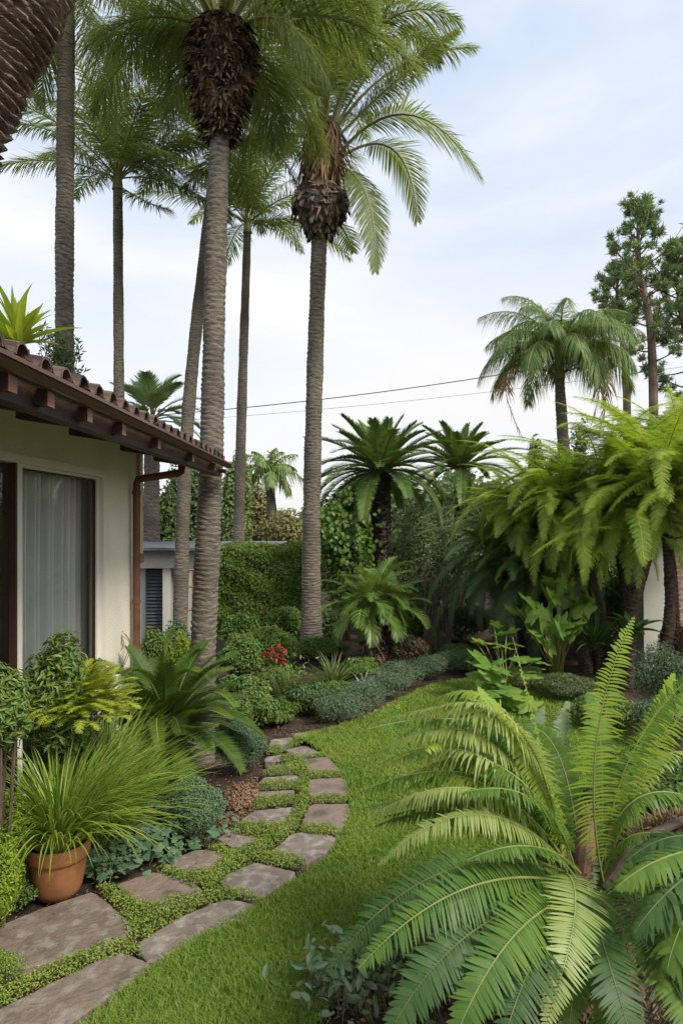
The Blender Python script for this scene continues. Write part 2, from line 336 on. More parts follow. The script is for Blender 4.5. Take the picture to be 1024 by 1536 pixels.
def shrub(name, label, cat, c, r, n, ls, mat, lw=.5, group=None, stems=5, **kw):
    c = np.asarray(c, float); b = A(c[0], c[1], c[2]-r[2]); b[2] = min(b[2], float(gz(b[0], b[1])))
    root = thing(name, label, cat, b, group)
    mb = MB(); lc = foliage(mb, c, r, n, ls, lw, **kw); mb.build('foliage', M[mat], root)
    ms = MB()
    for q in lc[:stems]: tube(ms, bez(b+A(*(rs.uniform(-.15, .15, 2)*r[0]), 0), (b+q)/2+A(*(rs.uniform(-.1, .1, 3)*r[0])), q, 8), np.linspace(.02, .006, 8)*max(.6, r[2]*1.6), 5)
    ms.build('stem', M['twig'], root); return root
def shrub_px(name, label, cat, x0, y0, x1, d, n, ls, mat, depth=None, zb=None, **kw):
    a = P(x0, y0, d); b = P(x1, y0, d); g = float(gz((a[0]+b[0])/2, d)) if zb is None else zb
    rx = (b[0]-a[0])/2; rz = max(a[2]-g, .12)/2
    return shrub(name, label, cat, ((a[0]+b[0])/2, d, g+rz), (rx, depth or rx*.8, rz), n, ls, mat, **kw)
def rosette(name, label, cat, base, n, L, W, mat, e=(85, 10), bend=50, group=None, part='blade', shape=None, k=7):
    root = thing(name, label, cat, base, group); mb = MB(); base = np.asarray(base, float)
    for i in range(n):
        f = rs.rand(); R = arc(base+A(*rs.uniform(-.02, .02, 2), 0)*2, rs.uniform(0, 360), e[0]+(e[1]-e[0])*f, e[0]+(e[1]-e[0])*f-bend*rs.uniform(.5, 1.4), L*rs.uniform(.6, 1.1), k)
        strip(mb, R, W*rs.uniform(.7, 1.2))
    mb.build(part, M[mat], root); return root
def strip(mb, R, W, mat=0, fold=.25):
    k = len(R); T = unit(np.gradient(R, axis=0)); S = unit(np.cross(T, A(0, 0, 1.))+1e-5); N = np.cross(S, T); t = np.linspace(0, 1, k)
    wv = (W*np.minimum(1, .6+t*2)*(1-t**2.2)/2)[:, None]
    V = np.stack([R-S*wv+N*wv*fold*2, R, R+S*wv+N*wv*fold*2], 1).reshape(-1, 3)
    F = []
    for i in range(k-1): o = 3*i; F += [(o, o+1, o+4, o+3), (o+1, o+2, o+5, o+4)]
    mb.add(V, F, mat, rs.rand())
def inpoly(x, y, poly):
    poly = np.asarray(poly)[:, :2]; ins = np.zeros(len(x), bool); j = len(poly)-1
    for i in range(len(poly)):
        xi, yi = poly[i]; xj, yj = poly[j]
        c = ((yi > y) != (yj > y)) & (x < (xj-xi)*(y-yi)/(yj-yi+1e-12)+xi); ins ^= c; j = i
    return ins
def chaikin(p, it=2, q=.2):
    p = np.asarray(p, float)
    for _ in range(it):
        n = np.roll(p, -1, 0); p = np.stack([p*(1-q)+n*q, p*q+n*(1-q)], 1).reshape(-1, p.shape[1])
    return p

exec_parts = []
# ================================================================ SETTING
# ---- ground sheet out to the horizon
M['soil'] = solid('soil', (.030,.022,.016), (.085,.062,.045), .95, 30, 1.0, 10, spec=.1, c3=(.11,.085,.06), s3=6)
xs = np.sinh(np.linspace(-5.2, 5.2, 241))*6.0; ys = np.concatenate([[-900, -300, -80, -20], np.linspace(-4, 14, 181), 14+np.geomspace(.2, 900, 60)])
X, Y = np.meshgrid(xs, ys); Z = gz(X, Y)-.035+.014*rs.normal(size=X.shape)*((X > -12) & (X < 12) & (Y < 15) & (Y > -4))
nx, ny = len(xs), len(ys); ii, jj = np.meshgrid(np.arange(nx-1), np.arange(ny-1)); b0 = (jj*nx+ii).ravel()
mb = MB(); mb.add(np.stack([X, Y, Z], -1).reshape(-1, 3), np.stack([b0, b0+1, b0+nx+1, b0+nx], -1))
g = mb.build('ground', M['soil'], smooth=True); tag(g, 'dark soil of the planting beds and garden ground', 'ground', kind='structure')

# ---- lawn
edge_path = [(60,1600),(242,1440),(385,1362),(440,1325),(500,1283),(522,1240),(527,1195),(513,1160),(490,1135),(465,1115),(445,1105)]
edge_bed = [(500,1095),(560,1072),(600,1050),(640,1030),(690,1020),(760,1018),(830,1030),(900,1060),(960,1110)]
edge_right = [(900,1170),(800,1230),(700,1290),(620,1370),(560,1440),(500,1500),(430,1600),(350,1750)]
lawn = np.array([G(*p) for p in edge_path+edge_bed+edge_right]); lawn = np.vstack([lawn, [G(20,1750)]])
lawn = chaikin(lawn, 2, .22)
M['lawn'] = solid('lawn_turf', (.035,.06,.012), (.07,.11,.022), .95, 60, .8, 6, spec=.1, c3=(.055,.075,.02), s3=3)
mb = MB(); Lz = lawn.copy(); Lz[:, 2] = .004; mb.add(Lz, [list(range(len(Lz)))]); lo = mb.build('lawn', M['lawn']); tag(lo, 'curved green lawn sweeping past the stepping stones', 'lawn', kind='structure')
def grass_pts(poly, dens, dmin, dmax, jit=.02):
    lo_, hi_ = poly[:, :2].min(0), poly[:, :2].max(0); lo_[1] = max(lo_[1], dmin); hi_[1] = min(hi_[1], dmax)
    n = int(np.prod(hi_-lo_)*dens); x = rs.uniform(lo_[0], hi_[0], n); y = rs.uniform(lo_[1], hi_[1], n); k = inpoly(x, y, poly); return np.stack([x[k], y[k], np.full(k.sum(), .004)], -1)
mb = MB()
for dens, d0, d1, hgt, wd in ((42000, 1.9, 3.2, .036, .0035), (26000, 3.2, 4.6, .036, .0042), (13000, 4.6, 6.6, .036, .006), (6500, 6.6, 9.5, .036, .009)):
    p = grass_pts(lawn, dens, d0, d1); n = len(p)
    p[:, :2] += rs.normal(size=(n, 2))*.018
    tuft = .5+.5*np.sin(p[:, 0]*9+2*np.sin(p[:, 1]*7))*np.sin(p[:, 1]*11+p[:, 0]*4)
    ln = hgt*rs.uniform(.6, 1.25, n)*(.9+.25*tuft); a = rs.uniform(0, 2*np.pi, n); tilt = np.abs(rs.normal(size=n))*.5+.1
    dr = unit(np.stack([np.cos(a)*tilt, np.sin(a)*tilt, np.ones(n)], -1)); sd = unit(np.cross(dr, rand_dirs(n)))*wd
    mid = p+dr*ln[:, None]*.55; tip = p+dr*ln[:, None]*np.array([1, 1, .92])+np.stack([np.cos(a), np.sin(a), np.zeros(n)], -1)*ln[:, None]*.25
    V = np.stack([p-sd/2, p+sd/2, mid+sd*.4, mid-sd*.4, tip], 1).reshape(-1, 3); o = (np.arange(n)*5)[:, None]
    att = np.repeat(np.clip(.45+.22*rs.normal(size=n)+.12*tuft, 0, 1), 5); b = mb.n
    mb.add(V, o+np.array([0, 1, 2, 3]), 0, att); mb.F.append(o+b+np.array([3, 2, 4])); mb.M.append(np.zeros(n))
tag(mb.build('grass', M['grass']), 'short green lawn grass blades', 'grass', kind='stuff')

# ---- path of stones
stones = [
 ([(-90,1570),(-60,1548),(90,1472),(178,1431),(230,1456),(120,1525),(40,1600)], 'nearest path stone, long brown slab cut off by the bottom left corner'),
 ([(141,1341),(197,1393),(183,1412),(110,1437),(31,1455),(-60,1470),(-80,1425),(0,1393),(70,1364)], 'largest brown path slab in front of the terracotta pot'),
 ([(174,1329),(234,1309),(303,1334),(300,1346),(217,1365)], 'brown path slab right of the terracotta pot, pointed towards the lawn'),
 ([(207,1420),(262,1383),(336,1353),(388,1362),(330,1395),(240,1442),(222,1445)], 'long grey brown slab against the lawn with gravel at its lower left end'),
 ([(240,1304),(295,1276),(350,1285),(314,1311),(280,1312)], 'brown path slab beside the round leaved ground plants'),
 ([(327,1323),(380,1297),(441,1311),(433,1324),(392,1349),(366,1347)], 'squarish grey slab against the lawn with a thin dark crack'),
 ([(325,1261),(343,1252),(396,1261),(382,1274),(345,1271)], 'small brown slab half covered at the edge of the dry brown mulch'),
 ([(403,1283),(441,1250),(504,1257),(489,1281),(456,1297)], 'wide grey slab bulging towards the lawn at the start of the bend'),
 ([(356,1238),(380,1218),(445,1212),(439,1230),(425,1241)], 'broad brown slab on the bed side beside the dry brown shrub'),
 ([(450,1242),(466,1208),(526,1208),(520,1234),(508,1248)], 'square reddish slab at the widest point of the path bend'),
 ([(378,1199),(382,1190),(441,1187),(439,1198)], 'thin grey sliver of slab between two thick strips of groundcover'),
 ([(462,1198),(463,1171),(516,1168),(526,1195)], 'reddish square slab on the lawn side above the widest slab'),
 ([(388,1177),(394,1169),(446,1164),(447,1176)], 'narrow brown slab on the bed side beside the blue green shrub'),
 ([(463,1158),(449,1142),(491,1137),(513,1160)], 'reddish trapezoid slab on the lawn side near the far end'),
 ([(400,1158),(405,1151),(441,1147),(440,1156)], 'thin pale yellowish slab among the groundcover on the bed side'),
 ([(427,1127),(456,1120),(483,1132),(446,1138)], 'small curved slab at the top of the bend against the lawn'),
 ([(396,1144),(399,1137),(422,1134),(419,1144)], 'small grey slab touching the fuzzy blue green shrub'),
 ([(403,1121),(406,1111),(438,1108),(438,1114),(424,1121)], 'small brown slab next to the bare red soil patch'),
 ([(440,1107),(441,1101),(462,1100),(456,1108)], 'farthest dark path slab at the tip of the lawn')]
M['stone'] = solid('flagstone', (.15,.12,.10), (.22,.185,.155), .78, 5, .5, 10, spec=.3, bscale=30, c3=(.30,.265,.23), s3=16)
M['stone2'] = solid('flagstone_warm', (.19,.135,.11), (.28,.215,.18), .78, 5, .5, 10, spec=.3, bscale=30, c3=(.12,.095,.075), s3=5)
M['stone3'] = solid('flagstone_brown', (.13,.10,.078), (.215,.17,.135), .78, 5, .5, 10, spec=.3, bscale=30, c3=(.25,.215,.18), s3=14)
stone_polys = []
for i, (pp, lab) in enumerate(stones):
    poly = chaikin(np.array([G(*q) for q in pp]), 2, .11)
    seg = []
    for a, b in zip(poly, np.roll(poly, -1, 0)):
        m_ = max(1, int(np.linalg.norm(b-a)/.03))
        for j in range(m_): seg.append(a+(b-a)*j/m_)
    seg = np.array(seg); cen = seg.mean(0); seg = cen+(seg-cen)*1.035; seg[:, :2] += rs.normal(size=(len(seg), 2))*.0030; stone_polys.append(seg)
    mb = MB(); n = len(seg); dv = seg-cen; ln = np.linalg.norm(dv, axis=1, keepdims=True); rings = []
    tz = .012+rs.uniform(-.003, .004)
    for off, z in ((0, -.04), (0, tz-.008), (.005, tz-.002), (.013, tz), (None, tz+.001)):
        r_ = cen+dv*((1-off/ln) if off is not None else .5); r_ = r_.copy(); r_[:, 2] = z+(rs.normal(size=n)*.0006 if z > 0 else 0); rings.append(r_)
    rings.append(cen[None]*[1, 1, 0]+[[0, 0, tz+.001]]); V = np.vstack(rings)
    for q in range(4):
        a = np.arange(n); b = (a+1) % n; mb.add(V[q*n:(q+2)*n], np.stack([a, b, b+n, a+n], -1), 0)
    a = np.arange(n); mb.add(np.vstack([rings[4], rings[5]]), np.stack([a, (a+1) % n, np.full(n, n)], -1), 0)
    o = mb.build('paving_stone', M[['stone3', 'stone', 'stone2'][(0 if i in (0,1,4) else 2 if i in (9,11,13,2) else 1)]])
    tag(o, lab, 'paving stone', 'flat stones of the garden path')
# ---- groundcover between the stones
left_edge = [(-60,1500),(0,1480),(60,1470),(170,1420),(150,1360),(150,1335),(235,1300),(262,1285),(300,1268),(335,1248),(365,1215),(378,1185),(392,1165),(396,1135),(404,1108)]
strips = [  # visible bands of the cushion plant, traced on the ground
 [(0,1490),(60,1460),(120,1435),(180,1412),(205,1418),(215,1440),(178,1435),(90,1475),(0,1518),(-60,1540),(-60,1505)],
 [(145,1335),(160,1328),(178,1335),(218,1362),(300,1345),(335,1335),(385,1345),(392,1358),(335,1352),(265,1382),(222,1415),(193,1412),(190,1385)],
 [(232,1308),(245,1302),(280,1312),(315,1308),(345,1318),(330,1335),(300,1340)],
 [(303,1340),(312,1308),(345,1285),(390,1262),(420,1240),(438,1225),(448,1190),(448,1165),(462,1165),(465,1198),(462,1215),(448,1245),(400,1285),(372,1302),(330,1325)],
 [(303,1272),(318,1268),(350,1280),(362,1290),(340,1292)],
 [(405,1282),(430,1283),(458,1292),(462,1302),(435,1308),(395,1298),(380,1292)],
 [(350,1252),(352,1238),(380,1236),(425,1240),(425,1255),(395,1262),(370,1258)],
 [(450,1240),(470,1240),(510,1245),(508,1255),(480,1256),(447,1252)],
 [(370,1214),(372,1203),(400,1198),(440,1196),(446,1206),(425,1213),(390,1216)],
 [(462,1198),(525,1196),(526,1207),(466,1209)],
 [(384,1187),(388,1177),(446,1174),(448,1184),(420,1188)],
 [(462,1160),(512,1160),(516,1169),(463,1172)],
 [(394,1168),(400,1158),(420,1152),(445,1148),(460,1148),(466,1162),(446,1165)],
 [(418,1146),(424,1134),(440,1136),(452,1140),(462,1152),(440,1150)],
 [(446,1139),(482,1132),(490,1137),(455,1142)],
 [(398,1136),(405,1121),(425,1121),(422,1134)], [(425,1128),(436,1115),(446,1107),(462,1110),(452,1118),(432,1126)]]
mb = MB(); mats_m = MB()
def cushion(poly, dens, hmax):
    poly = chaikin(np.array([G(*q) for q in poly]), 1, .2); lo_, hi_ = poly[:, :2].min(0), poly[:, :2].max(0)
    n = int(np.prod(hi_-lo_)*dens); x = rs.uniform(lo_[0], hi_[0], n); y = rs.uniform(lo_[1], hi_[1], n); k = inpoly(x, y, poly); x, y = x[k], y[k]; n = len(x)
    x += rs.normal(size=n)*.009; y += rs.normal(size=n)*.009
    ed = np.min([np.hypot(x-q[0], y-q[1]) for q in poly[::1]], 0) if len(poly) < 200 else np.full(n, .05)
    lump = .5+.5*np.sin(x*38+3*np.sin(y*23))*np.sin(y*41+2*np.cos(x*17))
    h = (.010+np.clip(ed/.05, 0, 1)**.5*hmax*(.55+.45*lump))*rs.uniform(.45, 1.1, n)
    nr = unit(rand_dirs(n)*.8+A(0, 0, 1)); dd = np.cross(nr, rand_dirs(n)); L = rs.uniform(.008, .0155, n)*(1+.0*y)
    leaves(mb, np.stack([x, y, h], -1), dd, nr, L, L*.7, DIA, 0, np.clip(.25+.5*rs.rand(n)+.3*(h/hmax-.5), 0, 1))
for s_ in strips: cushion(s_, 26000, .042)
tag(mb.build('groundcover', M['moss']), 'low cushion groundcover filling the joints of the stone path', 'groundcover', kind='stuff')
# ---- mulch and litter
mb = MB(); n = 9000
x = rs.uniform(-2.2, .2, n); y = rs.uniform(2.4, 7.0, n); k = ~inpoly(x, y, lawn)
for q in stone_polys: k &= ~inpoly(x, y, q)
x, y = x[k], y[k]; n = len(x); nr = unit(rand_dirs(n)*.5+A(0, 0, 1)); L = rs.uniform(.008, .028, n)
leaves(mb, np.stack([x, y, gz(x, y)-.022+.012*rs.rand(n)], -1), np.cross(nr, rand_dirs(n)), nr, L, L*.45)
n = 5000; x = rs.uniform(-.2, 3.2, n); y = rs.uniform(1.6, 4.4, n); k = ~inpoly(x, y, lawn); x, y = x[k], y[k]; n = len(x); nr = unit(rand_dirs(n)*.5+A(0, 0, 1)); L = rs.uniform(.01, .03, n)
leaves(mb, np.stack([x, y, -.02+.012*rs.rand(n)], -1), np.cross(nr, rand_dirs(n)), nr, L, L*.45)
n = 1400; c = G(350, 1222); x = c[0]+rs.normal(size=n)*.09; y = c[1]+rs.normal(size=n)*.22; nr = unit(rand_dirs(n)*.7+A(0, 0, 1)); L = rs.uniform(.01, .03, n)
leaves(mb, np.stack([x, y, -.01+.03*rs.rand(n)], -1), np.cross(nr, rand_dirs(n)), nr, L, L*.4)
n = 420; x = rs.uniform(-1.9, 1.6, n); y = rs.uniform(2.2, 7.5, n); nr = unit(rand_dirs(n)*.35+A(0, 0, 1)); L = rs.uniform(.007, .022, n); on = inpoly(x, y, lawn)
leaves(mb, np.stack([x, y, np.where(on, .034, .02)+.004*rs.rand(n)], -1), np.cross(nr, rand_dirs(n)), nr, L, L*.45)
tag(mb.build('mulch', M['dry']), 'brown leaf litter and bark mulch on the beds', 'mulch', kind='stuff')

# ================================================================ HOUSE
M['stucco'] = solid('stucco', (.74,.68,.54), (.80,.74,.60), .85, 2.2, .35, 9, spec=.2, bscale=90, c3=(.68,.63,.50), s3=1.6)
M['soffit'] = solid('painted_soffit', (.50,.50,.38), (.56,.55,.43), .7, 3, .1)
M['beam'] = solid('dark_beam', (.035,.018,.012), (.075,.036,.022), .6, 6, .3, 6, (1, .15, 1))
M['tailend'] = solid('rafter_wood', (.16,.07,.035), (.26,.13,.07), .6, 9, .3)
M['gutter'] = solid('copper_gutter', (.10,.05,.036), (.17,.09,.065), .38, 4, .1, 6, (1, .2, 1), metal=.35)
M['pipe'] = solid('rusty_pipe', (.10,.04,.024), (.18,.085,.045), .5, 7, .2, metal=.2)
M['tile'] = solid('roof_tile', (.035,.026,.022), (.13,.08,.06), .85, 7, .5, attr=True, c3=(.10,.085,.06), s3=4)
M['frame'] = solid('window_frame', (.66,.62,.54), (.72,.68,.60), .5, 3)
M['framed'] = solid('dark_frame', (.05,.02,.015), (.08,.035,.025), .4, 3)
M['inside'] = solid('room_wall', (.55,.52,.46), (.62,.58,.52), .9, 3)
M['floor'] = solid('room_floor', (.10,.065,.04), (.14,.09,.055), .5, 3)
def glassmat(name, tint=(.97,.98,.97), refl=.02):
    m, t, o = nodemat(name); N, Lk = t.nodes, t.links
    tr = N.new("ShaderNodeBsdfTransparent"); tr.inputs[0].default_value = (*tint, 1); gl = N.new("ShaderNodeBsdfGlossy"); gl.inputs['Roughness'].default_value = .02
    lw = N.new("ShaderNodeFresnel"); lw.inputs[0].default_value = 1.5; ma = N.new("ShaderNodeMath"); ma.operation = 'MULTIPLY_ADD'; ma.inputs[1].default_value = .75; ma.inputs[2].default_value = refl
    mx = N.new("ShaderNodeMixShader"); ma.use_clamp = True
    Lk.new(lw.outputs[0], ma.inputs[0]); Lk.new(ma.outputs[0], mx.inputs[0]); Lk.new(tr.outputs[0], mx.inputs[1]); Lk.new(gl.outputs[0], mx.inputs[2]); Lk.new(mx.outputs[0], o.inputs[0]); return m
M['glass'] = glassmat('window_glass')
WX, Y0, Y1 = -1.75, 1.95, 5.70; WT = 2.352; WY0, WY1 = 2.45, 4.93; RE = 5.86
house = thing('house', 'cream stucco house with a tiled roof and curtained sliding window', 'house', (WX, 3.8, 0))
mb = MB()
box(mb, (WX-.08, WY1, -.3), (WX, Y1, 2.615)); box(mb, (WX-.08, Y0, -.3), (WX, WY0, 2.615)); box(mb, (WX-.08, WY0, WT), (WX, WY1, 2.615)); box(mb, (WX-.08, WY0, -.3), (WX, WY1, .12))
box(mb, (-6.5, Y1-.2, -.3), (WX-.08, Y1, 2.615)); box(mb, (-6.5, Y0, -.3), (WX-.08, Y0+.2, 2.615)); box(mb, (-6.7, Y0, -.3), (-6.5, Y1, 2.615))
mb.build('wall', M['stucco'], house)
mb = MB(); box(mb, (-6.5, Y0+.2, 0), (WX-.08, Y1-.2, .06), 0); mb.build('floor', M['floor'], house)
mb = MB(); box(mb, (-6.5, Y0+.2, 2.5), (WX-.08, Y1-.2, 2.56)); box(mb, (-6.49, Y0+.2, .06), (-6.46, Y1-.2, 2.5)); mb.build('room_lining', M['inside'], house)
# roof: sloping deck, soffit board and barrel tiles
SL = .205; EX, EZ = -1.00, 2.452
def roofz(x): return EZ+(-(x-EX))*SL
mb = MB()
def slab(mb, x0, x1, dz0, dz1, y0, y1, mat=0):
    z = [roofz(x0), roofz(x1)]
    V = [(x0,y0,z[0]+dz0),(x0,y1,z[0]+dz0),(x1,y1,z[1]+dz0),(x1,y0,z[1]+dz0),(x0,y0,z[0]+dz1),(x0,y1,z[0]+dz1),(x1,y1,z[1]+dz1),(x1,y0,z[1]+dz1)]
    mb.add(V, [(0,1,2,3),(4,7,6,5),(0,4,5,1),(1,5,6,2),(2,6,7,3),(3,7,4,0)], mat)
slab(mb, -1.04, -5.2, .03, .045, 1.75, RE); sroot = mb.build('roof', M['beam'], house)
mb = MB(); slab(mb, -1.13, -1.9, .0, .028, 1.75, RE-.01); mb.build('soffit', M['soffit'], house)
mb = MB(); yy = 1.80; a = np.linspace(0, np.pi, 9)
while yy < RE-.02:
    for row in range(10):
        xa = -1.02-row*.38; xb = xa-.42; r_ = .056+rs.uniform(-.004, .004); lift = rs.uniform(0, .012)
        for (sgn, yc, zz) in ((1, yy, .042), (-1, yy+.085, .078)):
            V = []
            for xx, rr_, up in ((xa, r_*1.08, .014), (xb, r_*.9, 0)):
                for q in a: V.append((xx+rs.uniform(-.002, .002), yc+rr_*.8*math.cos(q), roofz(xx)+zz+up+lift+sgn*rr_*math.sin(q)*.8))
            for xx, rr_, up in ((xa, r_*.9, .014), (xb, r_*.75, 0)):
                for q in a: V.append((xx, yc+rr_*.8*math.cos(q), roofz(xx)+zz+up+lift+sgn*rr_*math.sin(q)*.8))
            F = [(q, q+1, 9+q+1, 9+q) for q in range(8)]+[(18+q+1, 18+q, 27+q, 27+q+1) for q in range(8)]+[(q+1, q, 18+q, 18+q+1) for q in range(8)]
            mb.add(V, F, 0, rs.rand())
    yy += .17
mb.build('roof_tiles', M['tile'], sroot, smooth=False)
mb = MB(); k = 9; a = np.linspace(0, np.pi, k); r_ = .030; gzc = 2.478
prof = [(EX+.005+r_*math.cos(q), gzc-r_*math.sin(q)*1.2) for q in a]; prof += [(x_, z_) for x_, z_ in [(EX+.005-r_+.004, gzc+.004)]]
inn = [(EX+.005+(r_-.005)*math.cos(q), gzc-(r_-.005)*math.sin(q)*1.2) for q in a[::-1]]
pr = [(EX+.005+r_+.008, gzc+.004), (EX+.005+r_+.008, gzc-.01)]+prof+inn
V = [(x_, 1.75, z_) for x_, z_ in pr]+[(x_, RE+.04, z_) for x_, z_ in pr]; n = len(pr)
mb.add(V, [(i, (i+1) % n, n+(i+1) % n, n+i) for i in range(n)]); 
cap = [(EX+.005+r_*math.cos(q), RE+.04, gzc-r_*math.sin(q)*1.2) for q in a]; mb.add(cap+[(v[0], v[1]-.005, v[2]) for v in cap], [list(range(9)), list(range(17, 8, -1))])
mb.build('gutter', M['gutter'], house)
mb = MB(); box(mb, (EX-.12, 1.75, 2.375), (EX-.06, RE-.005, 2.45)); mb.build('fascia_board', M['beam'], house)
mb = MB(); box(mb, (EX-.058, RE-.05, 2.40), (EX-.012, RE, 2.432)); mb.build('fascia_end', M['beam'], house)
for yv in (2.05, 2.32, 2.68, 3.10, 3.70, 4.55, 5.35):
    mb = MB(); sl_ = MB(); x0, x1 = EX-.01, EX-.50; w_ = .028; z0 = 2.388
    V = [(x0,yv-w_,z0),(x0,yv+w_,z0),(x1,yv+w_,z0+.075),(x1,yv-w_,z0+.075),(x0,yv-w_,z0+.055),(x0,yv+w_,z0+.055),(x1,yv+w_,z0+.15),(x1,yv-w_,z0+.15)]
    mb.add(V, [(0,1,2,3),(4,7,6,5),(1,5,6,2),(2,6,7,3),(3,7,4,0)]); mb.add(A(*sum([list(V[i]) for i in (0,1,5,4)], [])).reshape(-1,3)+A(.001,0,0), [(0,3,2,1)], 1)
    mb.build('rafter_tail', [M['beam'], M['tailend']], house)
# downpipe
mb = MB(); px_, py_ = -1.695, 5.52
tube(mb, [(px_,py_,-.25),(px_,py_,2.29),(px_+.012,py_,2.325),(px_+.06,py_,2.335),(-1.36,py_,2.375),(-1.325,py_,2.39),(-1.32,py_,2.43),(-1.32,py_,2.50)], .031, 10)
dpz = mb.build('downpipe', M['pipe'], house, smooth=True)
mb = MB()
for zz in (.5, 1.3, 2.2): mb = MB(); tube(mb, [(px_,py_,zz),(px_,py_,zz+.03)], .037, 10); mb.build('pipe_bracket', M['pipe'], dpz)
# corner post behind the pipe, cream with orange light put into its colour
mb = MB(); box(mb, (-1.79, Y1+.002, 1.7), (-1.72, Y1+.09, 2.57)); mb.build('corner_post', solid('post_orange_lit', (.50,.33,.17), (.62,.50,.36), .7, 4, .1), house)
mb = MB(); box(mb, (-1.8, Y1+.002, 1.62), (-1.715, Y1+.1, 1.7)); mb.build('post_base', M['tailend'], house)
# window: frame, reveal, sash, dark mullion and panes
win = MB(); f = .05
box(win, (WX-.06, WY0, WT-f), (WX+.012, WY1, WT-.002)); box(win, (WX-.06, WY1-f, .122), (WX+.012, WY1-.002, WT-f)); box(win, (WX-.06, WY0+.002, .122), (WX+.012, WY0+f, WT-f)); box(win, (WX-.06, WY0+f, .122), (WX+.012, WY1-f, .16))
MY = 3.62
wf = win.build('window', M['frame'], house)
mb = MB(); box(mb, (WX-.05, MY-.005, .16), (WX-.006, MY+.055, WT-f)); box(mb, (WX-.055, WY1-f-.05, .16), (WX-.02, WY1-f, WT-f)); box(mb, (WX-.055, MY+.055, WT-f-.018), (WX-.02, WY1-f-.05, WT-f)); box(mb, (WX-.055, MY+.055, .16), (WX-.02, WY1-f-.05, .21))
mb.build('sash', M['frame'], wf)
mb = MB(); box(mb, (WX-.045, MY-.026, .16), (WX-.004, MY-.006, WT-f)); box(mb, (WX-.05, MY+.056, WT-f-.03), (WX-.03, WY1-.10, WT-f-.0185)); box(mb, (WX-.05, WY1-.107, .215), (WX-.03, WY1-.1005, WT-f-.0305)); mb.build('mullion', M['framed'], wf)
for (a_, b_) in ((WY0+f, MY-.026), (MY+.055, WY1-.1)):
    mb = MB(); mb.add([(WX-.04, a_, .165), (WX-.04, b_, .165), (WX-.04, b_, WT-f-.002), (WX-.04, a_, WT-f-.002)], [(0, 1, 2, 3)]); mb.build('pane', M['glass'], wf)
M['curtain'] = leafmat('curtain_cloth', (.74,.74,.70), (.84,.84,.80), .9, .2, (1,1,1))
mb = MB(); yc = np.linspace(3.95, 5.42, 300); zc = np.linspace(.1, 2.42, 14); YY, ZZ = np.meshgrid(yc, zc)
XX = -1.93+.034*np.sin(YY*2*np.pi/.105+.8*np.sin(YY*9))*(1+.12*np.sin(ZZ*3))+.012*np.sin(YY*31); n1, n2 = len(yc), len(zc)
ii, jj = np.meshgrid(np.arange(n1-1), np.arange(n2-1)); b0 = (jj*n1+ii).ravel(); mb.add(np.stack([XX, YY, ZZ], -1).reshape(-1, 3), np.stack([b0, b0+1, b0+n1+1, b0+n1], -1))
tag(mb.build('curtain', M['curtain'], smooth=True), 'pale grey pleated curtain hanging behind the window glass', 'curtain')
mb = MB(); YY2 = np.linspace(2.3, 3.3, 160); XX2 = -2.1+.03*np.sin(YY2*2*np.pi/.11)
# ---- outbuilding behind the palms
ob = thing('garden_pavilion', 'white flat roofed outbuilding with a dark slatted shutter behind the palms', 'outbuilding', (-3.4, 12, -.8))
M['white'] = solid('white_paint', (.58,.57,.50), (.66,.65,.58), .7, 3, .1)
M['roofgrey'] = solid('grey_roof', (.10,.11,.12), (.17,.18,.19), .6, 5)
D0 = 12.0; zr = float(P(0, 829, D0)[2]); X0 = float(P(208, 0, D0)[0]); X1 = float(P(292, 0, D0)[0])
mb = MB(); box(mb, (-7.5, D0, zr-.28), (X1+1.2, D0+3, zr)); box(mb, (-7.5, D0+.3, -.85), (X0+.05, D0+3, zr-.28)); box(mb, (float(P(243,0,D0)[0]), D0+.05, -.85), (float(P(255,0,D0)[0]), D0+3, zr-.28)); box(mb, (float(P(279,0,D0)[0]), D0+.001, -.85), (float(P(291,0,D0)[0]), D0+.2, zr-.281)); box(mb, (X0+.05, D0+.9, -.85), (X1+1.2, D0+1, zr-.28)); mb.build('wall', M['white'], ob)
mb = MB(); box(mb, (-7.7, D0-.25, zr+.001), (X1+1.4, D0+3.2, zr+.05)); box(mb, (-7.7, D0-.3, zr+.052), (X1+1.4, D0+3.2, zr+.10)); mb.build('roof', M['roofgrey'], ob)
mb = MB(); x0, x1 = X0+.06, float(P(243,0,D0)[0])-.01
for i in range(30): zz = -.75+i*.063; V = [(x0,D0+.2,zz),(x1,D0+.2,zz),(x1,D0+.24,zz+.05),(x0,D0+.24,zz+.05)]; mb.add(V, [(0,1,2,3)])
mb.build('shutter', solid('dark_slat', (.06,.065,.07), (.11,.115,.12), .5, 4), ob)
mb = MB(); box(mb, (x0, D0+.3, -.8), (x1, D0+.32, zr-.3)); mb.build('door', solid('dark_door', (.02,.022,.025), (.03,.032,.035), .4, 4), ob)
# little timber stand right of it
st = thing('plant_stand', 'orange brown timber stand with bars behind the near palm trunk', 'stand', P(285, 940, 11.2))
mb = MB()
for xp in (280, 290, 297): a = P(xp, 852, 11.2); b = P(xp, 955, 11.2); tube(mb, [b, a], .022, 6)
for yp in (855, 880, 915): tube(mb, [P(278, yp, 11.19), P(299, yp, 11.19)], .018, 6)
mb.build('bars', solid('orange_timber', (.25,.10,.03), (.38,.19,.07), .6, 8), st)

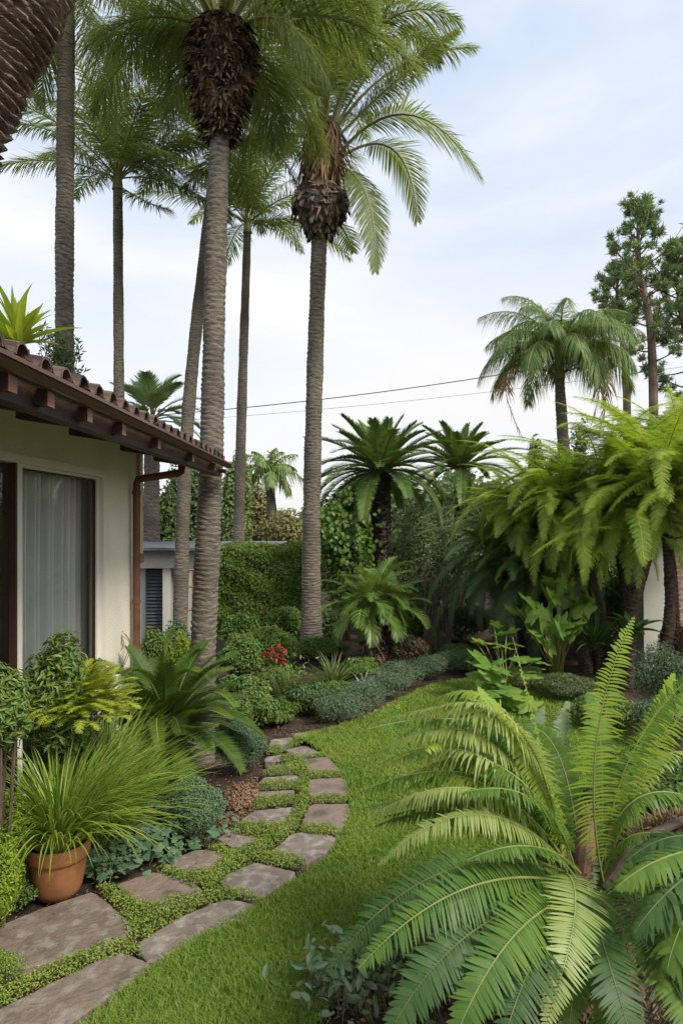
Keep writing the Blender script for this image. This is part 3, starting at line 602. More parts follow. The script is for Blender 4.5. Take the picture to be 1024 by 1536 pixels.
# ---- white garden wall at the right and its brick return
gw = thing('garden_wall', 'white rendered garden wall pier with rounded shoulder under the bright tree ferns', 'garden wall', P(1000, 980, 9))
mb = MB(); pr = []
for q in np.linspace(0, np.pi/2, 10): pr.append((float(P(1000,0,9)[0])-.32*math.sin(q), 1.95-.9*(1-math.cos(q))))
pr = [(x_, z_) for x_, z_ in pr]+[(pr[-1][0]+.01, -.1), (float(P(1011,0,9)[0]), -.1), (float(P(1011,0,9)[0]), 1.95)]
n = len(pr); V = [(x_, 9.0, z_) for x_, z_ in pr]+[(x_, 9.35, z_) for x_, z_ in pr]
mb.add(V, [list(range(n)), list(range(2*n-1, n-1, -1))]) ; mb.add(V, [(i, n+i, n+(i+1) % n, (i+1) % n) for i in range(n)]); mb.build('pier', M['white'], gw)
def brickmat():
    m, t, o = nodemat('brick'); N, Lk = t.nodes, t.links; te = N.new("ShaderNodeTexCoord"); mpp = N.new("ShaderNodeMapping"); mpp.inputs['Rotation'].default_value = (math.pi/2, 0, 0)
    b = N.new("ShaderNodeTexBrick"); b.inputs['Color1'].default_value = (.30,.16,.11,1); b.inputs['Color2'].default_value = (.22,.12,.085,1); b.inputs['Mortar'].default_value = (.35,.30,.25,1); b.inputs['Scale'].default_value = 1; b.inputs['Brick Width'].default_value = .22; b.inputs['Row Height'].default_value = .075; b.inputs['Mortar Size'].default_value = .008
    p = N.new("ShaderNodeBsdfPrincipled"); p.inputs['Roughness'].default_value = .85; Lk.new(te.outputs['Object'], mpp.inputs[0]); Lk.new(mpp.outputs[0], b.inputs[0]); Lk.new(b.outputs[0], p.inputs[0]); Lk.new(p.outputs[0], o.inputs[0]); return m
mb = MB(); box(mb, (float(P(1011,0,9)[0])+.002, 9.05, -.1), (7.5, 9.3, 1.9)); mb.build('brick_panel', brickmat(), gw)

# ---- power lines
def wire(lab, a, b, sag, r):
    t = np.linspace(0, 1, 60)[:, None]; R = a+(b-a)*t; R[:, 2] -= sag*4*(t*(1-t))[:, 0]; mb = MB(); tube(mb, R, r, 5)
    return tag(mb.build('power_line', solid('wire', (.03,.03,.03), (.05,.05,.05), .6)), lab, 'power line', 'overhead wires')
wire('upper thick black overhead wire crossing the sky to the pine', P(-300, 640, 24), P(1500, 395, 24), 1.6, .017)
wire('thin faint overhead wire just below the thicker one', P(-300, 655, 30), P(1500, 470, 30), 1.2, .008)
# ================================================================ PALMS
PK = dict(start=.16, a0=62, a1=28, seedlen=.1)
def fpx(root, a, m, b, name='frond', mats=None, hint=(0, 0, 1), k=14, **kw):
    """one frond through three points, each (px, py, distance)"""
    mb = MB(); frond(mb, bez(P(*a), P(*m), P(*b), k), hint, **kw); return mb.build(name, mats, root)
def cap_bulb(root, R, rad, mat, name, straps=0, sl=.3, sw=.05, smat=None, lumpy=.12, att=None, out=.3):
    mb = MB(); R = spline(R, 26); k = len(R); sides = 22
    rr = np.interp(np.linspace(0, 1, k), np.linspace(0, 1, len(rad)), rad)[:, None]*(1+lumpy*rs.normal(size=(k, sides))*.6+lumpy*np.sin(np.arange(sides)*1.9+np.arange(k)[:, None]*.9))
    tube(mb, R, rr, sides, 0, rs.rand(k*sides))
    o = mb.build(name, M[mat], root)
    if straps:
        ms = MB(); t = rs.rand(straps)**.9; a = rs.uniform(0, 2*np.pi, straps); c = np.stack([np.interp(t, np.linspace(0, 1, k), R[:, i]) for i in range(3)], -1)
        ra = np.interp(t, np.linspace(0, 1, len(rad)), rad); dr = np.stack([np.cos(a), np.sin(a), np.zeros(straps)], -1)
        p = c+dr*ra[:, None]*rs.uniform(.85, 1.08, (straps, 1)); nr = unit(dr+.5*rand_dirs(straps)); dd = unit(A(0, 0, -1)*1.0+dr*out*rs.uniform(-.3, 1.6, (straps, 1))+.45*rand_dirs(straps))
        leaves(ms, p, dd, nr, sl*rs.uniform(.5, 1.3, straps), sw*rs.uniform(.6, 1.4, straps), STRAP)
        ms.build('leaf_base', M[smat or mat], root)
    return o

# near leaning palm, top left corner
r = thing('palm_tree', 'thick leaning palm trunk with big crescent scars filling the top left corner', 'palm', (-2.25, 1.35, 0))
trunk(r, [(-2.1,1.32,-.05),(-1.55,1.32,1.1),(-1.12,1.3,2.0),(-.82,1.3,2.62),(-.745,1.3,2.78),(-.68,1.3,2.92),(-.63,1.3,3.03),(-.56,1.3,3.25),(-.5,1.3,3.7),(-.46,1.3,4.6)], .090, .087, ring=.070, bump=.17, rgh=.25, flare=.5, mat='barkb', sides=48)
# left tall palm behind the roof
r = thing('palm_tree', 'tall ringed palm behind the roof at far left, its crown above the picture', 'palm', P(97, 1000, 8.0)*A(1,1,0), 'tall ringed palms')
trunk(r, [P(97,1028,8.0), P(97,520,8.0), P(98,250,8.0), P(100,60,8.0), P(101,-40,8.0)], .115, .085, ring=.06, bump=.11)
crown(r, P(101, -50, 8.0), 15, 2.6, 70, -25, [M['palm'], M['rachis']], az0=20, bend=80, n_=0) if False else None
for i in range(15):
    azd = i*137.5+20; e0 = 62-80*i/14; mb = MB(); R = arc(P(101, -50, 8.0), azd, e0, e0-75, 2.2*rs.uniform(.8, 1.1))
    frond(mb, R, n=110, L=.5, w=.012, droop=.4, vee=.1, plum=.28, rr=.014, **PK); mb.build('frond', [M['palm'], M['rachis']], r)
fpx(r, (103,-20,8), (40,55,7.6), (5,105,7.6), mats=[M['palm'], M['rachis']], n=120, L=.42, w=.012, droop=.4, plum=.2, **PK)
fpx(r, (100,-10,8), (75,70,8.3), (60,160,8.4), mats=[M['palm'], M['rachis']], n=120, L=.42, w=.012, droop=.4, plum=.2, **PK)
fpx(r, (105,-20,8), (150,40,7.8), (175,130,7.7), mats=[M['palm'], M['rachis']], n=120, L=.42, w=.012, droop=.4, plum=.2, **PK)

def tall_palm(label, base, top, d0, d1, r0, r1, cr, L, n, seed, mat='palmd', wv=0., group='tall ringed palms', e=(78, 0), bend=55, w=.015, lf=.5, nn=60, extra=(), curve=(0,), pl=.22, bark='bark', dro=.35, ring=.05):
    rs.seed(seed); g_ = P(base[0], base[1], d0); g_[2] = float(gz(g_[0], g_[1])); t_ = P(top[0], top[1], d1)
    r = thing('palm_tree', label, 'palm', g_, group); mid = (g_+t_)/2+A(curve[0], 0, 0)
    trunk(r, [g_, mid, t_], r0, r1, ring=ring, mat=bark)
    mats = [M[mat], M['rachis']]
    # green shaft at the top of the trunk
    mb = MB(); tube(mb, spline([t_, t_+A(0,0,.15), t_+A(0,0,.4)], 10), np.linspace(r1*1.25, r1*.7, 10), 12); mb.build('crownshaft', M['rachis'], r, smooth=True)
    c = t_+A(0, 0, .18)
    for i in range(n):
        azd = i*137.5+seed*31+rs.uniform(-12, 12); f = i/(n-1); e0 = e[0]+(e[1]-e[0])*f**.9; mb = MB()
        R = arc(c, azd, e0, e0-bend*(.6+.6*f)*rs.uniform(.8, 1.2), L*rs.uniform(.8, 1.1), twist=rs.uniform(-10, 10))
        frond(mb, R, n=nn, L=lf, w=w, droop=dro, vee=.1, plum=pl, rr=.016, **PK); mb.build('frond', mats, r)
    for (m_, b_) in extra:
        fpx(r, (top[0], top[1]-8, d1), m_, b_, mats=mats, n=nn+10, L=lf, w=w, droop=.35, plum=pl, **PK)
    return r
# palm with its crown against the sky, left of the main trunk
tall_palm('slender palm with its whole feathery crown in the sky left of the near trunk', (181,960), (177,285), 11, 11, .10, .075, None, 2.1, 21, 3, mat='palm', e=(84,22), bend=55,
          extra=[((85,200,11),(2,192,11)), ((240,245,11),(330,300,11)), ((110,215,11.5),(45,130,11.5)), ((215,300,10.6),(255,315,10.4))], nn=115, lf=.46)
# palm between the two big trunks
tall_palm('slender palm between the two thick trunks with a pale green crownshaft', (355,960), (371,350), 13.5, 13.5, .13, .075, None, 2.4, 21, 5, mat='palm', e=(84,20), bend=55,
          extra=[((335,310,13.5),(345,335,13.2)), ((410,330,13.5),(450,330,13.5))], nn=115, lf=.5, curve=(-.02,))
# leaning palm behind the near trunk
tall_palm('leaning palm whose slanting trunk passes behind the near thick trunk and the outbuilding front', (268,1000), (324,235), 11.2, 11.2, .125, .09, None, 2.3, 20, 8, mat='palm', e=(75,0), bend=60, nn=100, curve=(-.16,))

# main near palm with a shaggy ball of leaf bases
rs.seed(11); d = 6.05
g_ = P(297, 1140, d); g_[2] = float(gz(g_[0], g_[1]))-.03
r = thing('palm_tree', 'nearest thick palm at the roof end with a shaggy brown ball under its crown', 'palm', g_, 'thick palms')
trunk(r, [g_, P(308,900,d), P(317,690,d), P(322,450,d), P(330,185,d)], .122, .088, ring=.05, bump=.12, flare=.28, base_bulge=.35)
cap_bulb(r, [P(331,205,d), P(331,170,d), P(332,110,d), P(334,60,d), P(335,35,d)], [.10,.185,.275,.275,.17], 'fibred', 'old_leaf_bases', 3200, .10, .022, 'fibred', lumpy=.05, out=1.1)
mats = [M['palm'], M['rachis']]
c = P(335, 45, d)
for i in range(30):
    f = i/29; azd = i*137.5+40+rs.uniform(-10, 10); e0 = 84-58*f; mb = MB()
    R = arc(c+A(math.cos(math.radians(azd)), math.sin(math.radians(azd)), 0)*.09, azd, e0, e0-62*(.7+.45*f)*rs.uniform(.85, 1.15), 2.15*rs.uniform(.85, 1.1), twist=rs.uniform(-12, 12), k=16)
    frond(mb, R, n=170, L=.55, w=.0078, droop=.5, vee=.05, plum=.3, rr=.022, nseg=3, **PK); mb.build('frond', mats, r)
KW = dict(mats=mats, n=190, L=.55, w=.0078, droop=.6, plum=.22, rr=.018, **PK)
fpx(r, (330,55,d), (230,25,5.9), (130,70,5.7), **KW); fpx(r, (328,60,d), (215,50,6.2), (140,60,6.6), **KW)
fpx(r, (345,55,d), (420,30,5.8), (490,120,5.6), **KW)
fpx(r, (340,50,d), (460,-20,6.2), (560,20,6.4), **KW)
fpx(r, (336,60,d), (390,110,6.6), (415,215,6.9), **KW); fpx(r, (328,50,d), (290,60,6.7), (250,190,7.0), **KW)

# second thick palm, centre
rs.seed(12); d = 10.15; g_ = P(467, 976, d); g_[2] = -.03
r = thing('palm_tree', 'central thick palm with a rough grey collar and long fronds arching right', 'palm', g_, 'thick palms')
trunk(r, [g_, P(467,800,d), P(471,600,d), P(479,345,d)], .145, .115, ring=.05, bump=.09, flare=.25, base_bulge=.7)
cap_bulb(r, [P(480,352,d), P(480,335,d), P(480,310,d), P(481,290,d), P(482,278,d)], [.15,.28,.42,.38,.17], 'greybase', 'collar', 420, .15, .07, 'greybase', lumpy=.09, out=.1)
cap_bulb(r, [P(481,300,d), P(482,270,d), P(483,235,d), P(486,200,d), P(488,180,d)], [.22,.27,.27,.24,.13], 'fibre', 'leaf_sheath', 520, .5, .03, 'fibre', lumpy=.04, out=.25)
mats = [M['palm'], M['rachis']]; c = P(486, 205, d)
for i in range(27):
    f = i/26; azd = i*137.5+75+rs.uniform(-10, 10); e0 = 84-60*f
    if 300 < azd % 360 or azd % 360 < 60:
        if f > .45: continue
    mb = MB(); R = arc(c+A(math.cos(math.radians(azd)), math.sin(math.radians(azd)), 0)*.12, azd, e0, e0-60*(.6+.6*f)*rs.uniform(.85, 1.15), 3.0*rs.uniform(.85, 1.1), twist=rs.uniform(-12, 12), k=16)
    frond(mb, R, n=150, L=.72, w=.014, droop=.35, vee=.05, plum=.22, rr=.03, **PK); mb.build('frond', mats, r)
KW = dict(mats=mats, n=86, L=.72, w=.020, droop=.35, plum=.04, rr=.026, start=.22, a0=70, a1=35, seedlen=.04, nseg=4)
fpx(r, (505,235,d), (612,172,9.6), (722,268,9.3), **KW)
fpx(r, (505,240,d), (590,225,10.6), (626,332,10.9), **{**KW, 'n': 66, 'L': .6})
fpx(r, (500,245,d), (548,290,9.5), (562,408,9.2), **{**KW, 'n': 90, 'L': .42, 'hint': (.2,-1,.3), 'a0': 60})
fpx(r, (500,330,10.4), (515,345,10.8), (530,378,11.2), **{**KW, 'n': 34, 'L': .35})
fpx(r, (497,215,d), (590,125,10), (688,45,9.8), **{**KW, 'n': 130, 'L': .55, 'w': .015})
fpx(r, (492,205,d), (570,40,9.6), (690,30,9.2), **{**KW, 'n': 150, 'L': .8, 'w': .015, 'droop': .6, 'plum': .15})
fpx(r, (495,205,d), (600,60,10.6), (660,95,10.8), **{**KW, 'n': 130, 'L': .6, 'w': .015, 'plum': .12})
fpx(r, (488,205,d), (500,60,9.2), (560,-30,8.6), **{**KW, 'n': 140, 'L': .7, 'w': .015, 'plum': .2})

# droopy palm in front of the pines
def droopy(label, top, base_y, d, L, n, seed, mat, w=.03, lf=.55, nn=60, rr0=.19, rr1=.12, brown=(), e=(80, 0), bend=125, dro=.95):
    rs.seed(seed); t_ = P(*top, d); g_ = t_*A(1, 1, 0)+A(.22, 0, 0); r = thing('palm_tree', label, 'palm', g_)
    trunk(r, [g_, (g_+t_)/2+A(.04,0,0), t_], rr0, rr1, ring=.09, bark='bark') if False else trunk(r, [g_, (g_+t_)/2+A(.04,0,0), t_], rr0, rr1, ring=.09)
    mb = MB(); tube(mb, spline([t_-A(0,0,.1), t_+A(0,0,.25), t_+A(0,0,.7)], 10), np.linspace(rr1*1.3, rr1*.7, 10), 12); mb.build('crownshaft', M['rachis'], r, smooth=True)
    for i in range(n):
        f = i/(n-1); azd = i*137.5+seed*17; e0 = e[0]+(e[1]-e[0])*f; mb = MB()
        R = arc(t_+A(0,0,.35), azd, e0, e0-bend*rs.uniform(.85, 1.1), L*rs.uniform(.85, 1.12), k=18)
        frond(mb, R, n=nn, L=lf, w=w, droop=dro, vee=.0, plum=.18, rr=.03, nseg=3, **PK); mb.build('frond', [M[mat], M['rachis']], r)
    for a_, m_, b_ in brown:
        fpx(r, a_, m_, b_, name='dry_frond', mats=[M['brownfrond'], M['rachisb']], n=40, L=.35, w=.03, droop=.9, plum=.3, rr=.02, **PK)
    return r
droopy('weeping queen palm with browning lower fronds in front of the pines', (838,562), 0, 16, 2.35, 34, 4, 'queen', nn=140, w=.015, lf=.55, rr0=.21, rr1=.11, e=(88,25), bend=120,
       brown=[((842,560,16),(905,545,15.6),(897,655,15.4)), ((842,560,16),(895,560,16.4),(885,640,16.5)), ((835,562,16),(760,560,15.6),(785,660,15.5))])
# palms seen small beyond the hedge
droopy('small distant palm with hanging fronds beyond the clipped hedge', (404,722), 0, 24, 1.35, 18, 9, 'queen', nn=34, w=.045, lf=.42, rr0=.2, rr1=.15, e=(80,-5), bend=85)
rs.seed(21); r = thing('palm_tree', 'fan shaped grey green palm peeking over the roof tiles', 'palm', P(228, 950, 15)*A(1,1,0)+A(0,0,-.8))
trunk(r, [P(228,1010,15), P(228,640,15)], .2, .16, ring=.08)
for i in range(26):
    mb = MB(); R = arc(P(228,632,15), i*137.5, 85-95*i/25, 20-95*i/25, 1.25, k=9); frond(mb, R, n=36, L=.5, w=.03, start=.3, a0=48, a1=16, droop=.12, rr=.02); mb.build('frond', [M['ferng'] if i % 3 else M['date'], M['rachis']], r)

# ---- stout cycad-like palms with dark stubby trunks
def cyc(label, top, d, r0, r1, L, n, seed, mats, base_z=0, e=(86, 0), bend=60, nn=70, lf=.24, w=.02, cat='palm', name='date_palm', group=None, tr=True, lean=(0, 0), hint=None, dro=.05, vee=.25, rr=.022, aim=None, st=.1):
    rs.seed(seed); t_ = P(*top, d); g_ = A(t_[0]+lean[0], d+lean[1], base_z); r = thing(name, label, cat, g_, group)
    if tr:
        trunk(r, [g_, t_], r0, r1, ring=.07, bump=.16, mat='barkd', flare=.15)
        ms = MB(); n2 = int(70*(t_[2]-base_z)/r0*.12)*12; tt = rs.rand(n2); a = rs.uniform(0, 2*np.pi, n2); dr = np.stack([np.cos(a), np.sin(a), np.zeros(n2)], -1)
        leaves(ms, g_+(t_-g_)*tt[:, None]+dr*(r0+(r1-r0)*tt)[:, None]*.95, dr+A(0,0,.9), dr, r0*.42, r0*.38, DIA); ms.build('leaf_scars', M['barkd'], r)
    for i in range(n):
        f = i/(n-1); azd = i*137.5+seed*7+rs.uniform(-9, 9); e0 = e[0]+(e[1]-e[0])*f**.85+rs.uniform(-5, 5); mb = MB()
        R = arc(t_+A(math.cos(math.radians(azd)), math.sin(math.radians(azd)), 0)*r1*.5, azd, e0, e0-bend*(.5+.6*f)*rs.uniform(.8, 1.2), L*rs.uniform(.85, 1.1)*(.72+.28*min(1, f*2.5)), twist=rs.uniform(-12, 12), k=13)
        frond(mb, R, n=nn, L=lf, w=w, start=st, a0=62, a1=38, droop=dro, vee=vee, plum=.05, rr=rr, peak=.35, tipw=.3, nseg=2); mb.build('frond', mats, r)
    return r
CM = [M['cycad'], M['rachisd']]
cyc('stout date palm with a dark stubbly trunk standing behind the low pygmy palm', (571,706), 11.5, .15, .15, 1.35, 44, 2, CM, lf=.26, w=.020, nn=100, e=(86,-12), bend=66)
cyc('smaller date palm right of the stout one, its thin trunk above the grey shrubs', (690,702), 13.5, .11, .10, 1.25, 34, 6, CM, lf=.23, w=.022, nn=80, e=(84,0), bend=70)
# pygmy date palm (three short shaggy trunks)
rs.seed(31); d = 8.8; r = thing('pygmy_palm', 'low multi stemmed pygmy palm with a dome of yellow green fronds at the bed edge', 'palm', P(556, 1008, d)*A(1,1,0))
for (bx, tx, ty, dd) in ((552,548,935,0), (568,562,915,.1), (560,585,930,.25)):
    trunk(r, [P(bx,1014,d+dd*.3)*A(1,1,0)+A(0,0,-.03), P((bx+tx)/2+4,970,d+dd), P(tx,ty-25,d+dd)], .075, .085, ring=.05, bump=.35, mat='barkd', name='trunk', flare=.2)
for j, (tx, ty, dd, nn_) in enumerate(((545,915,0,26), (565,895,.1,26), (588,915,.25,20))):
    for i in range(nn_):
        f = i/(nn_-1); azd = i*137.5+j*50; e0 = 80-95*f; mb = MB(); R = arc(P(tx,ty,d+dd), azd, e0, e0-70-20*f, .68*rs.uniform(.8, 1.15), k=11)
        frond(mb, R, n=44, L=.22, w=.011, start=.2, a0=48, a1=22, droop=.22, vee=.25, plum=.1, rr=.008, nseg=3); mb.build('frond', [M['date'], M['rachis']], r)
ms = MB()
for (tx, ty, dd) in ((548,935,0), (562,920,.1), (583,935,.25)):
    n = 120; t = rs.rand(n)[:, None]; a = rs.uniform(0, 6.28, n); dr = np.stack([np.cos(a), np.sin(a), 0*a], -1); leaves(ms, P(tx,ty-15,d+dd)+(P(556,990,d)-P(tx,ty-15,d+dd))*t+dr*.08, dr*.6+A(0,0,-1)*rs.uniform(-.6, 1, (n,1)), dr, .13*rs.uniform(.5, 1.4, n), .018, STRAP)
ms.build('dry_fibre', M['fibre'], r)

# ---- feathery tree ferns, right
def treefern(label, top, d, n, L, seed, mat, base, trunks, azr=(0, 360), e=(70, 0), bend=95, lf=.2, nn=60, w=.5, m=6, lw=.012, dro=.25, plum=.12, radius=.07, group='feathery tree ferns', stalk='rachis'):
    rs.seed(seed); t_ = P(*top, d); g_ = P(base[0], base[1], d); g_[2] = 0; r = thing('tree_fern', label, 'tree fern', g_, group)
    for (bx, tx, ty) in trunks:
        b_ = P(bx, 980, d); b_[2] = -.03; trunk(r, [b_, (b_+P(tx,ty,d))/2+A(rs.uniform(-.1,.1), 0, 0), P(tx, ty, d)], radius, radius*.8, ring=.05, bump=.25, mat='barkd', flare=.2)
    for i in range(n):
        f = (i+.5)/n; azd = azr[0]+(i*137.5 % 360)/360*(azr[1]-azr[0])+rs.uniform(-8, 8); e0 = e[0]+(e[1]-e[0])*f+rs.uniform(-6, 6); mb = MB()
        o = A(*rs.normal(size=3))*L*.15
        R = arc(t_+o, azd, e0, e0-bend*(.75+.4*f)*rs.uniform(.8, 1.15), L*rs.uniform(.75, 1.15), k=14, twist=rs.uniform(-15, 15))
        frond(mb, R, n=nn, L=lf, w=lw, start=.12, a0=72, a1=48, droop=dro, vee=.1, plum=plum, rr=.008, two=True, m=m, peak=.35, tipw=.15); mb.build('frond', [M[mat], M[stalk]], r)
    return r
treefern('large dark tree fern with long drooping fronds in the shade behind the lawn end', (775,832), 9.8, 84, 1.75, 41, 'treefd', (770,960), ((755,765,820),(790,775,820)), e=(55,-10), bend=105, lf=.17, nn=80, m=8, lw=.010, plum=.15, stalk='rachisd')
treefern('bright yellow green tree fern in the middle of the right side above dark trunks', (872,762), 8.8, 150, 1.4, 42, 'treefb', (880,950), ((900,885,800),(880,850,790),(925,880,820)), e=(62,-10), bend=78, lf=.145, nn=76, m=9, lw=.009, plum=.16, dro=.28)
treefern('bright tree fern spilling over the white wall pier at the right edge', (1000,735), 7.9, 150, 1.5, 43, 'treefb', (960,960), ((938,980,800),(985,1000,800)), e=(62,-10), bend=78, lf=.145, nn=76, m=9, lw=.009, plum=.16, dro=.28)
treefern('bright tree fern filling the gap between the middle one and the white wall pier', (925,735), 8.6, 80, 1.35, 45, 'treefb', (925,960), ((930,925,800),), e=(62,-15), bend=78, lf=.145, nn=70, m=9, lw=.009, plum=.16, dro=.28)
treefern('mid green tree fern between the dark drooping one and the bright middle one', (828,830), 9.3, 70, 1.1, 46, 'treefm', (812,960), ((815,808,830),), e=(58,-15), bend=78, lf=.145, nn=70, m=9, lw=.009, plum=.16, dro=.28)
treefern('lowest bright tree fern at the left end of the bright bank', (800,765), 9.2, 80, 1.15, 47, 'treefb', (800,960), ((802,798,800),), e=(62,-15), bend=78, lf=.13, nn=60, m=8, lw=.009, plum=.16, dro=.28)
treefern('yellowest tree fern crown at the right edge below the pines', (1000,690), 8.4, 80, 1.15, 44, 'treefb', (1005,960), ((1010,990,740),), e=(75,10), bend=75, lf=.13, nn=60, m=8, lw=.009, plum=.16, dro=.28)

# ================================================================ PINES
def pine(label, base, top, d, seed, nb, spread, tuft=.42, first=.3, nt=3, tn=75, lean=0):
    rs.seed(seed); t_ = P(*top, d); g_ = P(base[0], base[1], d); g_[2] = 0; r = thing('pine_tree', label, 'pine', g_, 'pines at the right')
    b_ = P(base[0], base[1], d); pts = spline([g_, b_+(t_-b_)*.35+A(.10,0,0), b_+(t_-b_)*.7-A(.10,0,0), t_], 50); mb = MB(); tube(mb, pts, np.linspace(.20, .03, 50), 9, att=rs.rand(50)); mb.build('trunk', M['barkb'], r)
    mb = MB(); mf = MB(); H = t_[2]-g_[2]
    for i in range(nb):
        f = first+(1-first)*(i+.5)/nb; p = pts[int(f*49)]; a = i*2.4+rs.uniform(-.4, .4); g2 = (f-first)/(1-first)
        bl = spread*(1-g2)**.55*(.35+.9*min(1, g2*4+.3))*rs.uniform(.55, 1.15); e = .15+.75*g2+rs.uniform(-.25, .25)
        dr = A(math.cos(a)*math.cos(e), math.sin(a)*math.cos(e), math.sin(e)); q = p+dr*bl+A(0,0,.12*bl); R = bez(p, (p+q)/2-A(0,0,.06*bl), q, 9); tube(mb, R, np.linspace(.035, .012, 9), 5)
        cs = [q]+[R[int(len(R)*rs.uniform(.45, .95))]+A(*rs.normal(size=3))*.22*(.4+bl*.3) for _ in range(nt+int(bl*2))]
        for c_ in cs:
            sz = tuft*rs.uniform(.6, 1.15); k = tn; v = unit(rand_dirs(k)+A(0,0,.45)+dr*.4); o = c_+A(*rs.normal(size=3))*.05+rand_dirs(k)*sz*.45*rs.rand(k, 1)
            leaves(mf, o, v, rand_dirs(k), sz*rs.uniform(.35, .8, k), .022, DIA, 0, np.clip(.5+.3*rs.normal()+.15*rs.normal(size=k), 0, 1))
            tube(mb, np.array([R[5], c_]), [.012, .008], 4)
    mb.build('branch', M['barkb'], r); mf.build('needles', M['pine'], r); return r
pine('tallest pine with an open rounded top at the right', (982,640), (955,305), 24, 51, 34, 1.9, tuft=.34)
pine('shorter pine standing left of the tallest one behind the weeping palm', (940,660), (925,400), 27, 52, 30, 1.6, tuft=.36, first=.35)
pine('pine cut off by the right edge of the picture', (1035,650), (1016,365), 25, 53, 38, 1.9, tuft=.36, first=.2)

# ================================================================ FAR TREES
rs.seed(60)
FT = dict(shape=DIA, lumps=14, lumpr=.34, inner=.3)
for lab, x0, y0, x1, d, n, ls, mat in (
 ('bushy green tree right of the house corner behind the outbuilding', 205, 700, 275, 15.5, 5000, .13, 'far'),
 ('dark bushy tree behind the leaning trunk above the outbuilding roof', 240, 655, 320, 19, 5500, .15, 'fard'),
 ('tall rounded pale tree showing between the near trunk and the slender palm', 325, 672, 385, 22, 5000, .15, 'far'),
 ('olive tree with thin foliage right of the slender palm trunk', 362, 705, 425, 27, 4200, .16, 'autumn'),
 ('low rusty coloured tree just above the clipped hedge', 385, 762, 470, 20, 4200, .11, 'autumn'),
 ('pale green tree behind the central thick trunk', 440, 745, 505, 24, 3500, .13, 'far'),
 ('dark round tree beyond the small date palm', 700, 712, 765, 20, 3500, .12, 'fard'),
 ('dark grey green tree left of the weeping palm trunk', 778, 655, 838, 19, 4500, .11, 'fard'),
 ('slim pointed cypress right of the weeping palm trunk', 850, 612, 888, 19, 3800, .10, 'fard'),
 ('low green tree under the shorter pine', 890, 640, 960, 21, 4000, .12, 'far'),
 ('leafy tree beneath the pines at the right edge', 955, 600, 1060, 19, 4500, .13, 'far')):
    shrub_px('broadleaf_tree', lab, 'tree', x0, y0, x1, d, n, ls, mat, lw=.55, group='trees beyond the garden', **FT)
mb = MB(); n = 60000; x = rs.uniform(-48, 48, n); y = rs.uniform(38, 46, n); hh = 3.0+1.3*np.sin(x*.31)+.8*np.sin(x*.83+1)+.5*np.sin(x*2.1); z = rs.rand(n)**.7*hh
nr = unit(rand_dirs(n)+A(0,-.6,.5)); leaves(mb, np.stack([x, y, z], -1), np.cross(nr, rand_dirs(n)), nr, .55*rs.uniform(.5,1.3,n), .3, DIA)
tag(mb.build('far_wood', M['fard']), 'far mass of trees along the horizon behind the garden', 'far trees', kind='stuff')

# ================================================================ HEDGE AND MID SHRUBS
rs.seed(70)
def boxhedge(label, x0, x1, ytop, d, depth, n, ls, mat, name='hedge'):
    a = P(x0, ytop, d); b = P(x1, ytop, d); r = thing(name, label, 'hedge', ((a[0]+b[0])/2, d, 0)); mb = MB(); H = a[2]
    def side(n, fx): 
        p = fx(n); return p
    n1 = int(n*.62); X_ = rs.uniform(a[0], b[0], n1); Z_ = rs.uniform(-.1, H, n1); wob = .05*np.sin(X_*5+np.sin(Z_*7))+.03*np.sin(Z_*13+X_*9)
    p1 = np.stack([X_, d+wob+rs.normal(size=n1)*.03, Z_], -1); nr1 = unit(rand_dirs(n1)*.75+A(0,-1,.35))
    n2 = int(n*.28); X_ = rs.uniform(a[0], b[0], n2); Y_ = rs.uniform(d, d+depth, n2); p2 = np.stack([X_, Y_, H+.03*np.sin(X_*6+Y_*3)+rs.normal(size=n2)*.03], -1); nr2 = unit(rand_dirs(n2)*.8+A(0,0,1))
    n3 = n-n1-n2; sx_ = rs.choice([a[0], b[0]], n3); p3 = np.stack([sx_+rs.normal(size=n3)*.03, rs.uniform(d, d+depth, n3), rs.uniform(-.1, H, n3)], -1); nr3 = unit(rand_dirs(n3)*.7+np.stack([np.sign(sx_-(a[0]+b[0])/2), 0*sx_, .3+0*sx_], -1))
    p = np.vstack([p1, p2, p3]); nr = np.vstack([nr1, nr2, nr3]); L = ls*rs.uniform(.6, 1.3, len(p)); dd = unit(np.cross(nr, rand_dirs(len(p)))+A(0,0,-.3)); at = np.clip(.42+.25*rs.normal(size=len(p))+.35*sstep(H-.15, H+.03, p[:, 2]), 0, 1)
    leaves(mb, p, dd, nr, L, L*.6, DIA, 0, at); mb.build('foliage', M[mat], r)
    mb = MB(); box(mb, (a[0]+.1, d+.1, -.1), (b[0]-.1, d+depth-.1, H-.1)); mb.build('inner_branches', M['twig'], r); return r
boxhedge('clipped box shaped green hedge between the near trunk and the central trunk', 318, 462, 823, 11.6, 1.2, 30000, .055, 'hedge')
